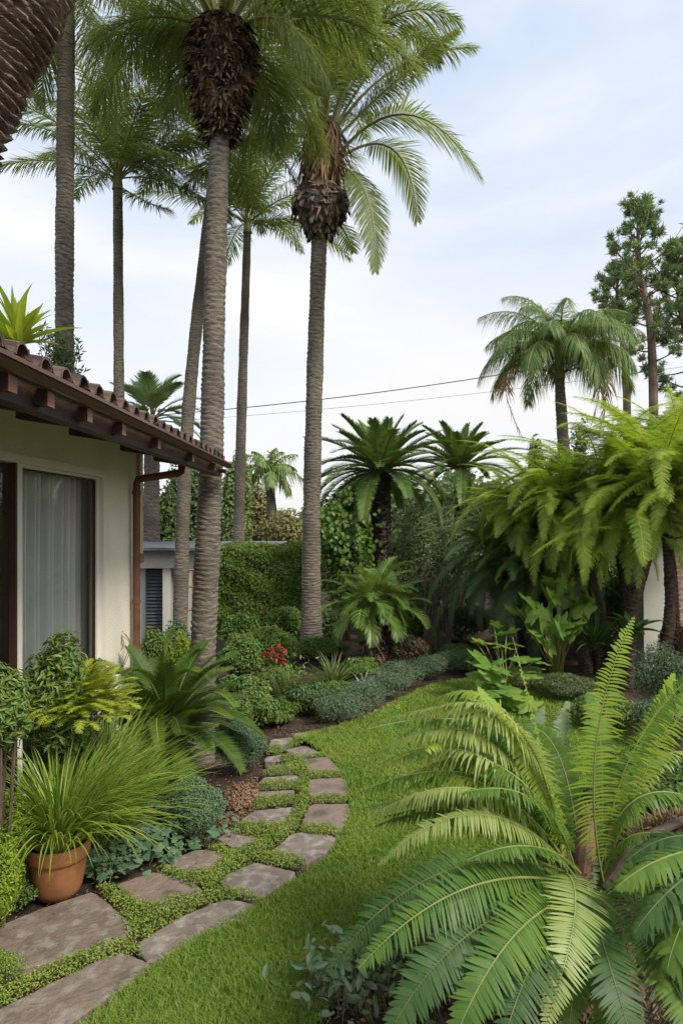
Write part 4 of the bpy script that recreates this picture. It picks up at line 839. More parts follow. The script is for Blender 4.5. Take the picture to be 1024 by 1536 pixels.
# climber tower
r = shrub_px('climbing_plant', 'tall leafy climber mound with big heart leaves left of the stout date palm trunk', 'climber', 472, 728, 562, 11.2, 7000, .085, 'vine', lw=.7, lumps=16, lumpr=.36)
c = P(515, 790, 10.7); n = 420; mb = MB(); p = c+rs.normal(size=(n, 3))*A(.26, .06, .24); nr = unit(rand_dirs(n)*.4+A(0,-1,.5)); leaves(mb, p, np.cross(nr, A(1,0,.0))*-1+.5*rand_dirs(n), nr, .085*rs.uniform(.6,1.3,n), .075, OVAL); mb.build('foliage', M['vine'], r)
for lab, x0, y0, x1, d, n, ls, mat, lw in (
 ('rounded light green shrub at the foot of the climber beside the central trunk', 520, 800, 562, 10.9, 4200, .05, 'vine', .6),
 ('grey green shrub with thin airy twigs under the smaller date palm', 585, 742, 670, 11.8, 8500, .06, 'grey', .35),
 ('tall dark grey shrub between the small date palm and the dark tree fern', 640, 770, 730, 12, 8000, .06, 'grey', .4),
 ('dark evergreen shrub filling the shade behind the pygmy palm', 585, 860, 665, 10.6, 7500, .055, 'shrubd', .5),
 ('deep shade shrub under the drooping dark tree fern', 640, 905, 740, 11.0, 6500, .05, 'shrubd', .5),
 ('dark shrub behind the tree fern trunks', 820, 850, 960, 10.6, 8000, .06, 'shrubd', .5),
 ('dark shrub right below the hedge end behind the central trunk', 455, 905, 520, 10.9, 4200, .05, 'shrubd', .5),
 ('pale leafed shrub against the downpipe below the outbuilding', 208, 935, 262, 7.6, 6000, .045, 'shrub', .4),
 ('feathery green shrub left of the nearest thick palm trunk', 250, 945, 296, 7.0, 4500, .04, 'box', .35),
 ('blue green fern like plant in front of the outbuilding', 240, 925, 290, 8.8, 2500, .07, 'silver', .25),
 ('dense green shrub right of the nearest thick palm trunk', 322, 950, 400, 8.2, 8000, .045, 'shrub', .5),
 ('fresh green shrub bordering the start of the path', 325, 1008, 410, 6.9, 8500, .038, 'shrub', .5),
 ('bushy oleander like shrub behind the red flowers', 360, 938, 450, 9.2, 5500, .085, 'shrub', .18),
 ('dark glossy shrub touching the tip of the lawn', 415, 1022, 505, 6.9, 8500, .036, 'shrubd', .55),
 ('olive green leafy shrub in front of the long leafed tuft', 470, 1020, 545, 7.2, 7000, .036, 'shrub', .5),
 ('small low shrub at the far end of the stepping stones', 395, 1072, 440, 6.6, 2500, .03, 'shrub', .5),
 ('dark bronze leafed shrub left of the pygmy palm trunks', 575, 950, 650, 9.0, 5000, .04, 'purple', .5),
 ('dull green shrub by the trunks of the shaded tree fern', 700, 985, 735, 9.4, 2000, .04, 'purple', .5),
 ('grey mound shrub in front of the bright tree fern trunks', 735, 1000, 830, 7.8, 6500, .03, 'grey', .35),
 ('low grey green shrub right of the big lobed leaves', 790, 1010, 900, 7.4, 6500, .032, 'grey', .35),
 ('silver grey shrub behind the upright bright fern frond', 940, 965, 1045, 6.8, 6500, .03, 'silver', .3),
 ('grey twiggy shrub beside the white wall pier', 985, 925, 1040, 8.0, 4200, .035, 'purple', .4)):
    shrub_px('shrub', lab, 'shrub', x0, y0, x1, d, n, ls, mat, lw=lw, group='shrubs of the back beds', lumps=20, lumpr=.31)
for lab, x0, y0, x1, d, n, ls, mat in (
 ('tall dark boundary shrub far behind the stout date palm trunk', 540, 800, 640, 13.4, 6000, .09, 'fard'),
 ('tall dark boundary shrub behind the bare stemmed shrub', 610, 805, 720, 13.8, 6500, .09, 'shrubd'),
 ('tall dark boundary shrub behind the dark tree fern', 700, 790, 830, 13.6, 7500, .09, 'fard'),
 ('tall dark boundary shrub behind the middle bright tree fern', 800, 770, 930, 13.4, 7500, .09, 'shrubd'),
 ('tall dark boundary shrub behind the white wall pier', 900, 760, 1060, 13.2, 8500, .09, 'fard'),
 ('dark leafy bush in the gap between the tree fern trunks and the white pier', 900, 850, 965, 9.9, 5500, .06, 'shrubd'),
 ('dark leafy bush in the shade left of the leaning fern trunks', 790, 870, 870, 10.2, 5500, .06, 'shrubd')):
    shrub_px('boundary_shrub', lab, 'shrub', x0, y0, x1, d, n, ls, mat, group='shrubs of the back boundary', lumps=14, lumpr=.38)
for lab, x0, y0, x1, d, n, ls, mat, lw in (
 ('light green bushy shrub right behind the path start', 335, 1030, 420, 6.5, 8500, .034, 'shrub', .5),
 ('green shrub under the red flowers', 375, 1000, 450, 7.7, 7000, .04, 'shrub', .4),
 ('yellowish green shrub between the path start and the spiky rosette', 395, 1045, 460, 6.8, 6500, .034, 'vine', .5),
 ('dark green shrub hugging the foot of the central thick trunk', 440, 955, 525, 9.6, 7000, .045, 'shrub', .45),
 ('green shrub between the blue bladed tuft and the pygmy palm', 505, 985, 575, 8.4, 6000, .04, 'shrub', .45),
 ('leafy shrub in front of the clipped hedge foot', 330, 915, 400, 10.6, 6000, .055, 'vine', .5),
 ('leafy shrub at the right end of the clipped hedge foot', 390, 905, 460, 10.8, 6000, .055, 'shrub', .45),
 ('low olive shrub right of the silver edging below the shaded tree fern', 655, 965, 715, 9.3, 4500, .04, 'shrub', .45),
 ('low green shrub seen between the grey fern fronds', 850, 1040, 960, 6.3, 8000, .034, 'shrub', .5),
 ('low green shrub behind the fern fronds at the right edge', 940, 1040, 1060, 5.8, 8000, .034, 'silver', .4),
 ('low dark shrub behind the fern stem at the right', 900, 1120, 1060, 4.6, 8000, .03, 'shrubd', .5),
 ('round leafy shrub beside the big lobed leaves', 690, 980, 745, 8.6, 4500, .04, 'shrub', .5)):
    shrub_px('shrub', lab, 'shrub', x0, y0, x1, d, n, ls, mat, lw=lw, group='shrubs of the back beds', lumps=20, lumpr=.31)
# small tree with airy twigs between the date palms
rs.seed(75); r = thing('airy_tree', 'thin twiggy tree with sparse leaves against the sky between the two date palms', 'tree', P(640, 950, 13)*A(1,1,0)); mt = MB(); mf = MB()
for i in range(46):
    b_ = P(rs.uniform(600,690), 830, 13+rs.uniform(-.3,.3)); q = P(rs.uniform(585,715), rs.uniform(705,790), 13+rs.uniform(-.4,.4)); R = bez(b_, (b_+q)/2+A(*rs.normal(size=3))*.1, q, 10); tube(mt, R, np.linspace(.014,.004,10), 4)
    k = 34; p = R[rs.randint(3, 10, k)]+rs.normal(size=(k,3))*.05; leaves(mf, p, rand_dirs(k), rand_dirs(k), .07*rs.uniform(.5,1.3,k), .03, DIA)
tube(mt, [P(640,1000,13)*A(1,1,0), P(642,900,13), P(645,820,13)], [.07,.06,.03], 7); mt.build('branch', M['twig'], r); mf.build('foliage', M['grey'], r)
# spiky green plant left of the tree fern crown
rosette('spiky_shrub', 'tall spiky upright plant left of the bright tree fern against the sky', 'spiky plant', P(745, 830, 10.8), 60, .95, .05, 'palmd', e=(88,35), bend=25)
# grey stems in the shade
rs.seed(76); r = thing('bare_shrub', 'grey bare stemmed shrub in front of the shaded fern trunks', 'shrub', P(655, 985, 9.9)*A(1,1,0)); mt = MB()
for i in range(16):
    x = rs.uniform(640, 672); tube(mt, bez(P(x,992,9.9)*A(1,1,0), P(x+rs.uniform(-8,8),930,9.9), P(x+rs.uniform(-18,18),rs.uniform(830,900),9.9), 8), np.linspace(.022,.008,8), 5)
mt.build('stem', M['twig'], r)
# silver edging along the lawn
rs.seed(77)
ep = spline([G(520,1088), G(560,1066), G(600,1044), G(640,1024), G(690,1010)], 6)
labs = ('silver grey edging mound nearest the tip of the lawn', 'second silver edging mound along the lawn below the blue bladed tuft', 'silver edging mound in front of the pygmy palm trunks', 'silver edging mound just right of the pygmy palm', 'silver edging mound under the bare stemmed shrub', 'last silver edging mound where the lawn bends behind the fern')
for i, p in enumerate(ep): shrub('edging_plant', labs[i], 'edging plant', (p[0]-.05, p[1]+.22, .13), (.34, .26, .155), 3600, .024, 'silver' if i != 5 else 'blue', lw=.35, group='silver edging mounds', stems=3, lumps=10)
# rosettes, tufts, flowers
rs.seed(78)
rosette('spiky_rosette', 'round spiky rosette in front of the red flowers', 'rosette plant', P(428,1045,7.4), 150, .34, .016, 'palm', e=(88,0), bend=18)
rosette('spiky_tuft', 'large arching tuft of narrow leaves behind the blue bladed plant', 'tufted plant', P(500,1035,7.9), 170, .52, .020, 'palm', e=(85,8), bend=50)
rosette('spiky_tuft', 'narrow leaved tuft at the foot of the central thick trunk', 'tufted plant', P(395,985,9.2), 130, .50, .024, 'palm', e=(85,10), bend=40)
rosette('blue_grass', 'pale blue grey bladed tuft left of the pygmy palm trunk', 'tufted plant', P(548,1045,7.9), 90, .34, .022, 'bluefl', e=(80,5), bend=55)
rosette('strap_plant', 'dark strap leaved clump behind the upright fern frond', 'strap plant', P(890,975,7.9), 70, .62, .05, 'fernd', e=(85,25), bend=50)
rosette('bromeliad', 'glossy dark broad leaved plant in front of the white wall pier', 'bromeliad', P(945,950,7.7), 18, .42, .11, 'fernd', e=(80,20), bend=45)
r = thing('flowering_plant', 'small plant with a cluster of red flowers left of the central thick trunk', 'flowering plant', P(415,1010,8.6)*A(1,1,0)); mb = MB(); ms = MB()
for i, (fx, fy) in enumerate(((408,975),(418,970),(425,978),(412,984),(420,988),(424,992),(399,982))):
    c = P(fx, fy, 8.15); n = 34; nr = unit(rand_dirs(n)+A(0,-.6,.4)); leaves(mb, c+rand_dirs(n)*.028, np.cross(nr, rand_dirs(n)), nr, .028, .026, OVAL); tube(ms, bez(P(415,1030,8.4), P((fx+415)/2,1000,8.3), c, 6), .004, 4)
mb.build('flower', M['red'], r); n = 500; c = P(412,1010,8.3); ml = MB(); nr = unit(rand_dirs(n)+A(0,-.3,.6)); leaves(ml, c+rs.normal(size=(n,3))*A(.2,.12,.12), np.cross(nr, rand_dirs(n)), nr, .07, .03, DIA); ml.build('foliage', M['shrub'], r); ms.build('stem', M['rachis'], r)

# big lobed leaves
def more(sp, k, j):
    return sp+[(x+rs.uniform(-j,j), y+rs.uniform(-j,j), dd+rs.uniform(-.2,.2), s*rs.uniform(.6,1)) for x, y, dd, s in sp for _ in range(k)]
def bigleaf(name, label, base, spots, mat, size, shape=LOBE, cat='broad leaved plant', face=(0,-.5,1)):
    r = thing(name, label, cat, A(*base)*A(1,1,0)); 
    for (px, py, d, s_) in more(spots, 2, 20):
        c = P(px, py, d); nr = unit(A(*face)+.45*rand_dirs(1)[0]); dr = unit(c-A(*base)+A(0,0,.1)); dr = unit(dr*.7+A(rs.uniform(-.7,.7), -.5, -.45)); mb = MB(); n = 1
        sz = size*s_; st_ = c-dr*sz*.1; leaves(mb, st_[None], dr[None], nr[None], sz, sz, shape); o = mb.build('leaf', M[mat], r, smooth=False)
        mb = MB(); tube(mb, bez(A(*base)+A(*rs.uniform(-.05,.05,2), 0), (A(*base)+c)/2+A(0,0,.06), st_, 8), .010*s_, 5); mb.build('leaf_stalk', M['rachis'], o)
    return r
rs.seed(80)
bigleaf('gunnera', 'clump of large lobed light green leaves near the end of the lawn', (P(755,1050,7.6))*A(1,1,0), [(725,985,7.3,1),(752,968,7.5,1.1),(745,1010,7.1,1),(775,985,7.2,1.1),(735,1035,7.1,.8),(765,1030,7.0,1),(790,1010,7.1,.8),(710,1008,7.4,.8),(760,950,7.8,.8),(715,965,7.7,.6),(775,1055,6.9,.6)], 'gunnera', .25)
bigleaf('gunnera', 'taller clump of big crinkled leaves under the bright tree ferns', (P(835,1000,8.2))*A(1,1,0), [(805,905,8,1.1),(838,900,8.1,1.2),(862,915,8,1),(820,930,7.9,1.1),(845,945,7.8,1),(800,945,7.9,.8),(870,905,8.2,.8),(830,970,7.8,.7),(812,965,7.7,.7),(856,935,7.7,.8),(790,920,8.1,.7),(845,880,8.3,.7),(825,892,8.3,.8)], 'gunnera', .27, face=(0,-1,.7))

# ================================================================ LEFT BED
rs.seed(90)
# sago cycad in front of the near trunk
t0 = P(248, 1090, 5.0); r = thing('sago_cycad', 'large dark green sago cycad with stiff arching fronds in front of the nearest palm trunk', 'cycad', t0*A(1,1,0))
trunk(r, [t0*A(1,1,0)+A(0,0,-.1), t0], .13, .12, ring=.05, bump=.3, mat='barkd')
for i in range(46):
    f = i/45; azd = i*137.5+10; e0 = 78-74*f; mb = MB(); R = arc(t0+A(math.cos(math.radians(azd)), math.sin(math.radians(azd)), 0)*.06, azd, e0, e0-74*(.6+.5*f), .68*rs.uniform(.85,1.1), k=14)
    frond(mb, R, n=84, L=.14, w=.0085, start=.1, a0=70, a1=50, droop=.06, vee=.3, plum=.03, rr=.009, peak=.3, tipw=.35, nseg=2); mb.build('frond', [M['cycadb' if i % 4 == 0 else 'sago'], M['rachisd']], r)
KW = dict(mats=[M['cycadb'], M['rachis']], n=84, L=.10, w=.009, start=.08, a0=66, a1=50, droop=.02, vee=.3, plum=.03, rr=.008, peak=.3, tipw=.35, nseg=2)
for a_, m_, b_ in (((262,1090,4.9),(300,1066,4.6),(345,1078,4.5)), ((262,1095,4.8),(290,1092,4.4),(325,1090,4.3)), ((250,1085,4.9),(215,1010,4.7),(172,1030,4.6)), ((255,1085,5.0),(275,1010,4.9),(322,1030,4.9)),
                  ((262,1088,5),(310,1040,4.9),(352,1060,4.8)), ((245,1095,4.8),(235,1080,4.4),(240,1125,4.1)), ((250,1085,5.1),(245,1000,5.2),(262,945,5.2)), ((250,1085,5.1),(275,1010,5.3),(300,975,5.3))): fpx(r, a_, m_, b_, **KW)
# yellow-green feathery shrub and leafy bush near the window
def feathery(name, label, cat, c, R_, n, L, seed, mat, lf=.1, lw=.016, m=5, nn=14, base=None):
    rs.seed(seed); r = thing(name, label, cat, A(*c)*A(1,1,0)); mb = MB(); c = A(*c); b_ = base if base is not None else c*A(1,1,0); ms = MB()
    for i in range(n):
        dr = rand_dirs(1)[0]; dr[2] = abs(dr[2])*.9-.1; p = c+dr*A(*R_)*rs.uniform(.35, .95); azd = math.degrees(math.atan2(dr[1], dr[0]))+rs.uniform(-40, 40); e0 = 35+40*dr[2]+rs.uniform(-20, 20)
        frond(mb, arc(p, azd, e0, e0-60, L*rs.uniform(.7,1.2), k=8), n=nn, L=lf, w=lw, start=.1, a0=66, a1=45, droop=.15, plum=.15, two=True, m=m, rr=.003)
        if i % 30 == 0: tube(ms, bez(b_+A(*rs.uniform(-.12,.12,2),0), (b_+p)/2+A(*rs.normal(size=3))*.03, p, 7), np.linspace(.005,.003,7), 5)
    mb.build('foliage', [M[mat], M['rachis']], r); ms.build('stem', M['twig'], r); return r
feathery('feathery_shrub', 'lime yellow feathery shrub below the window in front of the cycad', 'shrub', P(120,1068,3.85), (.27,.17,.30), 420, .15, 91, 'lime', lf=.045, lw=.010)
shrub_px('leafy_shrub', 'leafy green shrub with pointed leaves rising in front of the curtained window', 'shrub', 38, 956, 138, 3.8, 5200, .050, 'shrub', lw=.34, lumps=14, group=None, shape=OVAL, zb=.55)
shrub_px('leafy_shrub', 'leafy green shrub at the left edge under the dark window pane', 'shrub', -50, 992, 50, 3.25, 4200, .045, 'shrub', lw=.34, lumps=12, shape=OVAL, zb=.80)
shrub_px('leafy_shrub', 'small leafy shrub at the foot of the house wall left of the downpipe', 'shrub', 130, 985, 205, 4.95, 3800, .045, 'shrub', lw=.34, lumps=10, shape=OVAL)
rs.seed(92); r = thing('bare_twig', 'few bare reddish twigs against the cream wall by the downpipe', 'twigs', P(180,1010,5.3)*A(1,1,0)); mb = MB()
for i in range(7): x = rs.uniform(165,196); tube(mb, spline([P(180,1010,5.35), P(x,985,5.3), P(x+rs.uniform(-8,8),965,5.3), P(x+rs.uniform(-14,10),rs.uniform(945,958),5.3)], 9), .003, 4)
mb.build('stem', M['rachisb'], r)
# white garden table behind the left plants
rs.seed(93); M['cloth'] = solid('white_paint_gloss', (.66,.66,.66), (.72,.72,.72), .5, 4, .1); M['cane'] = solid('beige_cushion', (.42,.38,.30), (.5,.46,.37), .8, 8, .2)
r = thing('garden_bench', 'white garden bench with a beige cushion half hidden behind the left bed plants', 'bench', (-1.62, 3.9, 0))
def rbox(name, lo, hi, mat, bev=.02, par=None):
    mb = MB(); box(mb, lo, hi); o = mb.build(name, M[mat], par or r); md = o.modifiers.new('bevel', 'BEVEL'); md.width = bev; md.segments = 3; return o
rbox('seat', (-1.74,3.98,.84), (-1.54,4.75,.895), 'cloth', bev=.02); rbox('cushion', (-1.73,4.02,.897), (-1.58,4.70,.955), 'cane', bev=.03)
rbox('armrest', (-1.74,3.20,1.03), (-1.645,3.36,1.13), 'cloth', bev=.02); rbox('arm_post', (-1.73,3.27,.4), (-1.70,3.33,1.03), 'cloth', bev=.008)
rbox('apron', (-1.73,4.0,.74), (-1.56,4.02,.838), 'cloth', bev=.008); rbox('apron', (-1.56,4.03,.74), (-1.545,4.72,.838), 'cloth', bev=.008)
for lx, ly in ((-1.71,4.05),(-1.59,4.05),(-1.71,4.70),(-1.59,4.70)): rbox('leg', (lx-.02,ly-.02,-.03), (lx+.02,ly+.02,.838), 'cloth', bev=.006)

# pot with its grass
rs.seed(94); pc = G(88, 1338); pc[2] = 0
M['terra'] = solid('terracotta', (.30,.125,.045), (.42,.19,.075), .75, 5, .25, 8, spec=.25, c3=(.20,.085,.04), s3=3)
r = thing('terracotta_pot', 'orange terracotta pot standing on soil beside the largest path slab', 'plant pot', pc)
prof = [(0,0),(.090,0),(.104,.008),(.122,.05),(.135,.12),(.142,.18),(.144,.205)]; rim = [(.147,.205),(.158,.210),(.163,.225),(.163,.265),(.160,.282),(.152,.288),(.145,.282),(.140,.255),(.137,.2)]
def lathe(prof, name, mat, par, sides=56, c=pc):
    mb = MB(); a = np.linspace(0, 2*np.pi, sides, endpoint=False); V = []
    for i, (rr_, z) in enumerate(prof): V += [(c[0]+rr_*(1+.006*math.sin(2*q+z*9))*math.cos(q), c[1]+rr_*math.sin(q), c[2]+z-.01) for q in a]
    F = [(i*sides+j, i*sides+(j+1) % sides, (i+1)*sides+(j+1) % sides, (i+1)*sides+j) for i in range(len(prof)-1) for j in range(sides)]; mb.add(V, F); return mb.build(name, M[mat], par, smooth=True)
lathe(prof, 'body', 'terra', r); lathe(rim, 'rim', 'terra', r); lathe([(.0,.235),(.139,.235)], 'soil', 'soil', r)
mb = MB(); q = math.radians(-62)
for dq in (-.2, .2): tube(mb, [pc+A(math.cos(q+dq)*.160, math.sin(q+dq)*.160, .245), pc+A(math.cos(q+dq)*.170, math.sin(q+dq)*.170, .245)], .007, 8)
mb.build('stud', M['terra'], r)
root = thing('ornamental_grass', 'big arching tuft of bright green grass growing in the terracotta pot', 'ornamental grass', pc+A(0,0,.23)); mb = MB()
for i in range(800):
    azd = rs.uniform(0,360); e0 = rs.uniform(42, 88); a_ = math.radians(azd); b_ = pc+A(math.cos(a_), math.sin(a_), 0)*rs.uniform(0,.11)+A(.0,.0,.24)
    bias = .5+.5*math.cos(a_-math.radians(20)); L = rs.uniform(.35,.62)+.16*bias
    strip(mb, arc(b_, azd, e0, e0-rs.uniform(30, 95), L, k=8, twist=rs.uniform(-15,15)), rs.uniform(.010,.018))
mb.build('blade', M['strap'], root)
# a second mass of grass behind the pot, leaning right
root = thing('ornamental_grass', 'taller clump of long grass in the ground behind the potted one', 'ornamental grass', G(120,1290)); mb = MB(); gb = P(110,1245,4.0)
for i in range(1000):
    azd = rs.uniform(-60, 200) if i % 4 else rs.uniform(0,360); e0 = rs.uniform(48,88); b_ = gb*A(1,1,0)+A(rs.uniform(-.22,.22), rs.uniform(-.12,.12), -.02)
    strip(mb, arc(b_, azd, e0, e0-rs.uniform(30,80), rs.uniform(.75,1.05), k=9, twist=rs.uniform(-15,15)), rs.uniform(.012,.020))
mb.build('blade', M['strap'], root)
# wide bright leaves at left edge
rs.seed(95)
rosette('strap_plant', 'dark arching wide leaf plant at the left edge in front of the lounger', 'strap plant', P(-25,1150,3.6), 16, .36, .045, 'fernm', e=(70,15), bend=60)
for lab, x0, y0, x1, d, n, ls, mat, lw in (
 ('bright lime box shrub at the left edge beside the terracotta pot', -70, 1165, 52, 3.35, 9500, .022, 'box', .55),
 ('second lime box shrub in front of the pot at the left edge', -80, 1225, 40, 3.12, 7500, .020, 'box', .55)):
    shrub_px('box_shrub', lab, 'shrub', x0, y0, x1, d, n, ls, mat, lw=lw, lumps=15, lumpr=.36, group='lime box shrubs')
shrub('low_shrub', 'dark low ground shrub between the pot and the left box shrubs', 'shrub', (G(8,1365)[0], G(8,1365)[1], .07), (.17,.14,.09), 2600, .020, 'shrub')
shrub('mound_plant', 'small mossy green mound at the left edge on the near groundcover strip', 'mound plant', G(-5,1478)+A(-.03,.02,.06), (.125,.10,.085), 6500, .0095, 'moss', lumps=14, stems=1)
for lab, x0, y0, x1, d, n, ls, mat, lw in (
 ('fuzzy blue green shrub in front of the nearest palm trunk base', 232, 1160, 342, 4.15, 18000, .017, 'blue', .45),
 ('feathery green shrub in the bed left of the fuzzy blue green one', 195, 1140, 262, 4.6, 6500, .024, 'shrub', .4),
 ('soft blue green shrub right of the nearest palm trunk by the stones', 318, 1080, 404, 5.3, 16000, .019, 'blue', .35),
 ('dark leafy shrub in the shade under the lime yellow feathery shrub', 50, 1090, 190, 4.0, 8000, .035, 'shrub', .4),
 ('low fine leaved shrub behind the potted grass', 150, 1120, 215, 4.7, 6000, .03, 'shrub', .4),
 ('green shrub between the cycad and the path start', 330, 1045, 385, 6.2, 5500, .034, 'shrub', .45)):
    shrub_px('soft_shrub', lab, 'shrub', x0, y0, x1, d, n, ls, mat, lw=lw, lumps=26, lumpr=.27, inner=.25, group='soft shrubs of the left bed')
def groundleaves(label, cpx, spread, n, size, seed, mat='heart', name='round_leaf_plant', h=.12):
    rs.seed(seed); c = G(*cpx); r = thing(name, label, 'ground plant', c, 'round leaved ground plants'); mb = MB(); ms = MB()
    p = c+rs.normal(size=(n,3))*A(spread[0], spread[1], 0)+np.stack([0*rs.rand(n), 0*rs.rand(n), .02+h*rs.rand(n)], -1); nr = unit(rand_dirs(n)*.45+A(0,-.25,1)); L = size*rs.uniform(.5,1.25,n)
    leaves(mb, p, np.cross(nr, rand_dirs(n)), nr, L, L*1.0, LOBE if name == 'round_leaf_plant' else OVAL); mb.build('foliage', M[mat], r)
    for i in range(0, n, 3): tube(ms, [c+(p[i]-c)*A(.7,.7,0), p[i]], .002, 4)
    ms.build('stem', M['rachis'], r)
groundleaves('round leaved dull green plants spreading right of the terracotta pot', (200,1290), (.12,.10), 150, .060, 96)
groundleaves('round leaved plants between the fuzzy shrub and the pot grass', (240,1262), (.13,.10), 150, .062, 97)
groundleaves('small leaved ground plants along the mulch below the fuzzy blue shrub', (290,1250), (.10,.08), 130, .040, 98)
groundleaves('tiny leaved dark ground plants in the shade right behind the pot', (150,1310), (.08,.07), 150, .030, 99)
rs.seed(100); n = 40; mb = MB(); c = P(212,1258,3.95); nr = unit(rand_dirs(3)*.4+A(.2,-1,.5)); r = thing('fallen_leaf', 'yellow orange dead leaf caught among the round leaved plants', 'leaf', c); leaves(mb, c[None], A(-.3,0,.8)[None], nr[:1], .07, .045, OVAL); mb.build('blade', M['brownfrond'], r)
shrub('dry_plant', 'dry reddish brown low plant on the mulch by the path bend', 'dry plant', G(362,1205)+A(0,0,.05), (.11,.22,.08), 2600, .022, 'dry', lumps=10, stems=3)
# plants growing behind the roof edge
rs.seed(101)
r = rosette('roof_plant', 'yellow green broad bladed plant rising above the roof tiles at the left edge', 'succulent', (-3.1, 6.35, 3.62), 60, .62, .10, 'lime', e=(88,25), bend=25)
mb = MB(); tube(mb, [(-3.1,6.35,-.1),(-3.12,6.35,1.6),(-3.1,6.35,3.5)], [.09,.07,.06], 8); mb.build('trunk', M['barkd'], r)
r = thing('slender_shrub', 'sprig of thin grey green twigs beside the far left palm trunk above the tiles', 'shrub', (-2.95,7.0,0)); mt = MB(); mf = MB()
for i in range(26):
    q = P(rs.uniform(58,125), rs.uniform(488,560), 7.0); b_ = A(-2.95,7.0,3.3)+A(*rs.normal(size=3))*.05; R = bez(b_, (b_+q)/2+A(*rs.normal(size=3))*.05, q, 9); tube(mt, R, np.linspace(.008,.003,9), 4); k = 40; leaves(mf, R[rs.randint(2,9,k)]+rs.normal(size=(k,3))*.015, rand_dirs(k)+A(0,0,.6), rand_dirs(k), .075*rs.uniform(.5,1.2,k), .02, DIA)
tube(mt, [(-2.95,7,-.1),(-2.95,7,3.35)], [.04,.02], 6); mt.build('stem', M['twig'], r); mf.build('foliage', M['grey'], r)

# ================================================================ FOREGROUND FERN
rs.seed(110)
fb = A(1.03, 2.72, 0); r = thing('sword_fern', 'huge sword fern with arching fronds filling the right foreground', 'fern', fb)
mb = MB(); tube(mb, spline([fb+A(0,0,-.05), fb+A(-.01,0,.22), fb+A(0,0,.46)], 20), np.linspace(.13,.09,20), 18, att=rs.rand(20)); n = 2600
t = rs.rand(n); a = rs.uniform(0,6.28,n); dr = np.stack([np.cos(a), np.sin(a), 0*a], -1); ms = MB(); leaves(ms, fb+A(0,0,.50)*t[:,None]+dr*.11, dr+A(0,0,1)*rs.uniform(-.6,1,(n,1))+.5*rand_dirs(n), rand_dirs(n), .05, .006, STRAP)
mb.build('stem', M['barkd'], r); ms.build('brown_scales', M['dry'], r)
# brown furry croziers
for a_, b_, rr_ in (((872,1330,2.75),(882,1215,2.8),.030), ((905,1300,2.9),(935,1240,3.0),.02)):
    mb = MB(); R = spline([P(*a_), P(*b_)], 24); tube(mb, R, rr_*(.4+np.sin(np.linspace(.2,2.9,24))), 10); n = 1300; i_ = rs.randint(0,24,n); dr = rand_dirs(n); leaves(mb, R[i_]+dr*rr_*.8, dr+A(0,0,.5), rand_dirs(n), .028, .004, STRAP); mb.build('crozier', M['dry'], r)
def FK(mat, L, w=.016, n=52, **k):
    L, w, n = L*(.92 if mat == 'fernb' else .76), w*.74, int(n*1.32)
    st = 'rachisd' if mat == 'fernd' else 'rachis'
    return {**dict(mats=[M[mat], M[st]], n=n, L=L, w=w, start=.10, a0=80, a1=62, droop=.18, vee=.06, plum=.09, rr=.0048, peak=.25, tipw=.06, nseg=4, k=22, seedlen=.10, gap=.03), **k}
V_ = (0.1,-1,.15)      # fronds that turn their face to the viewer
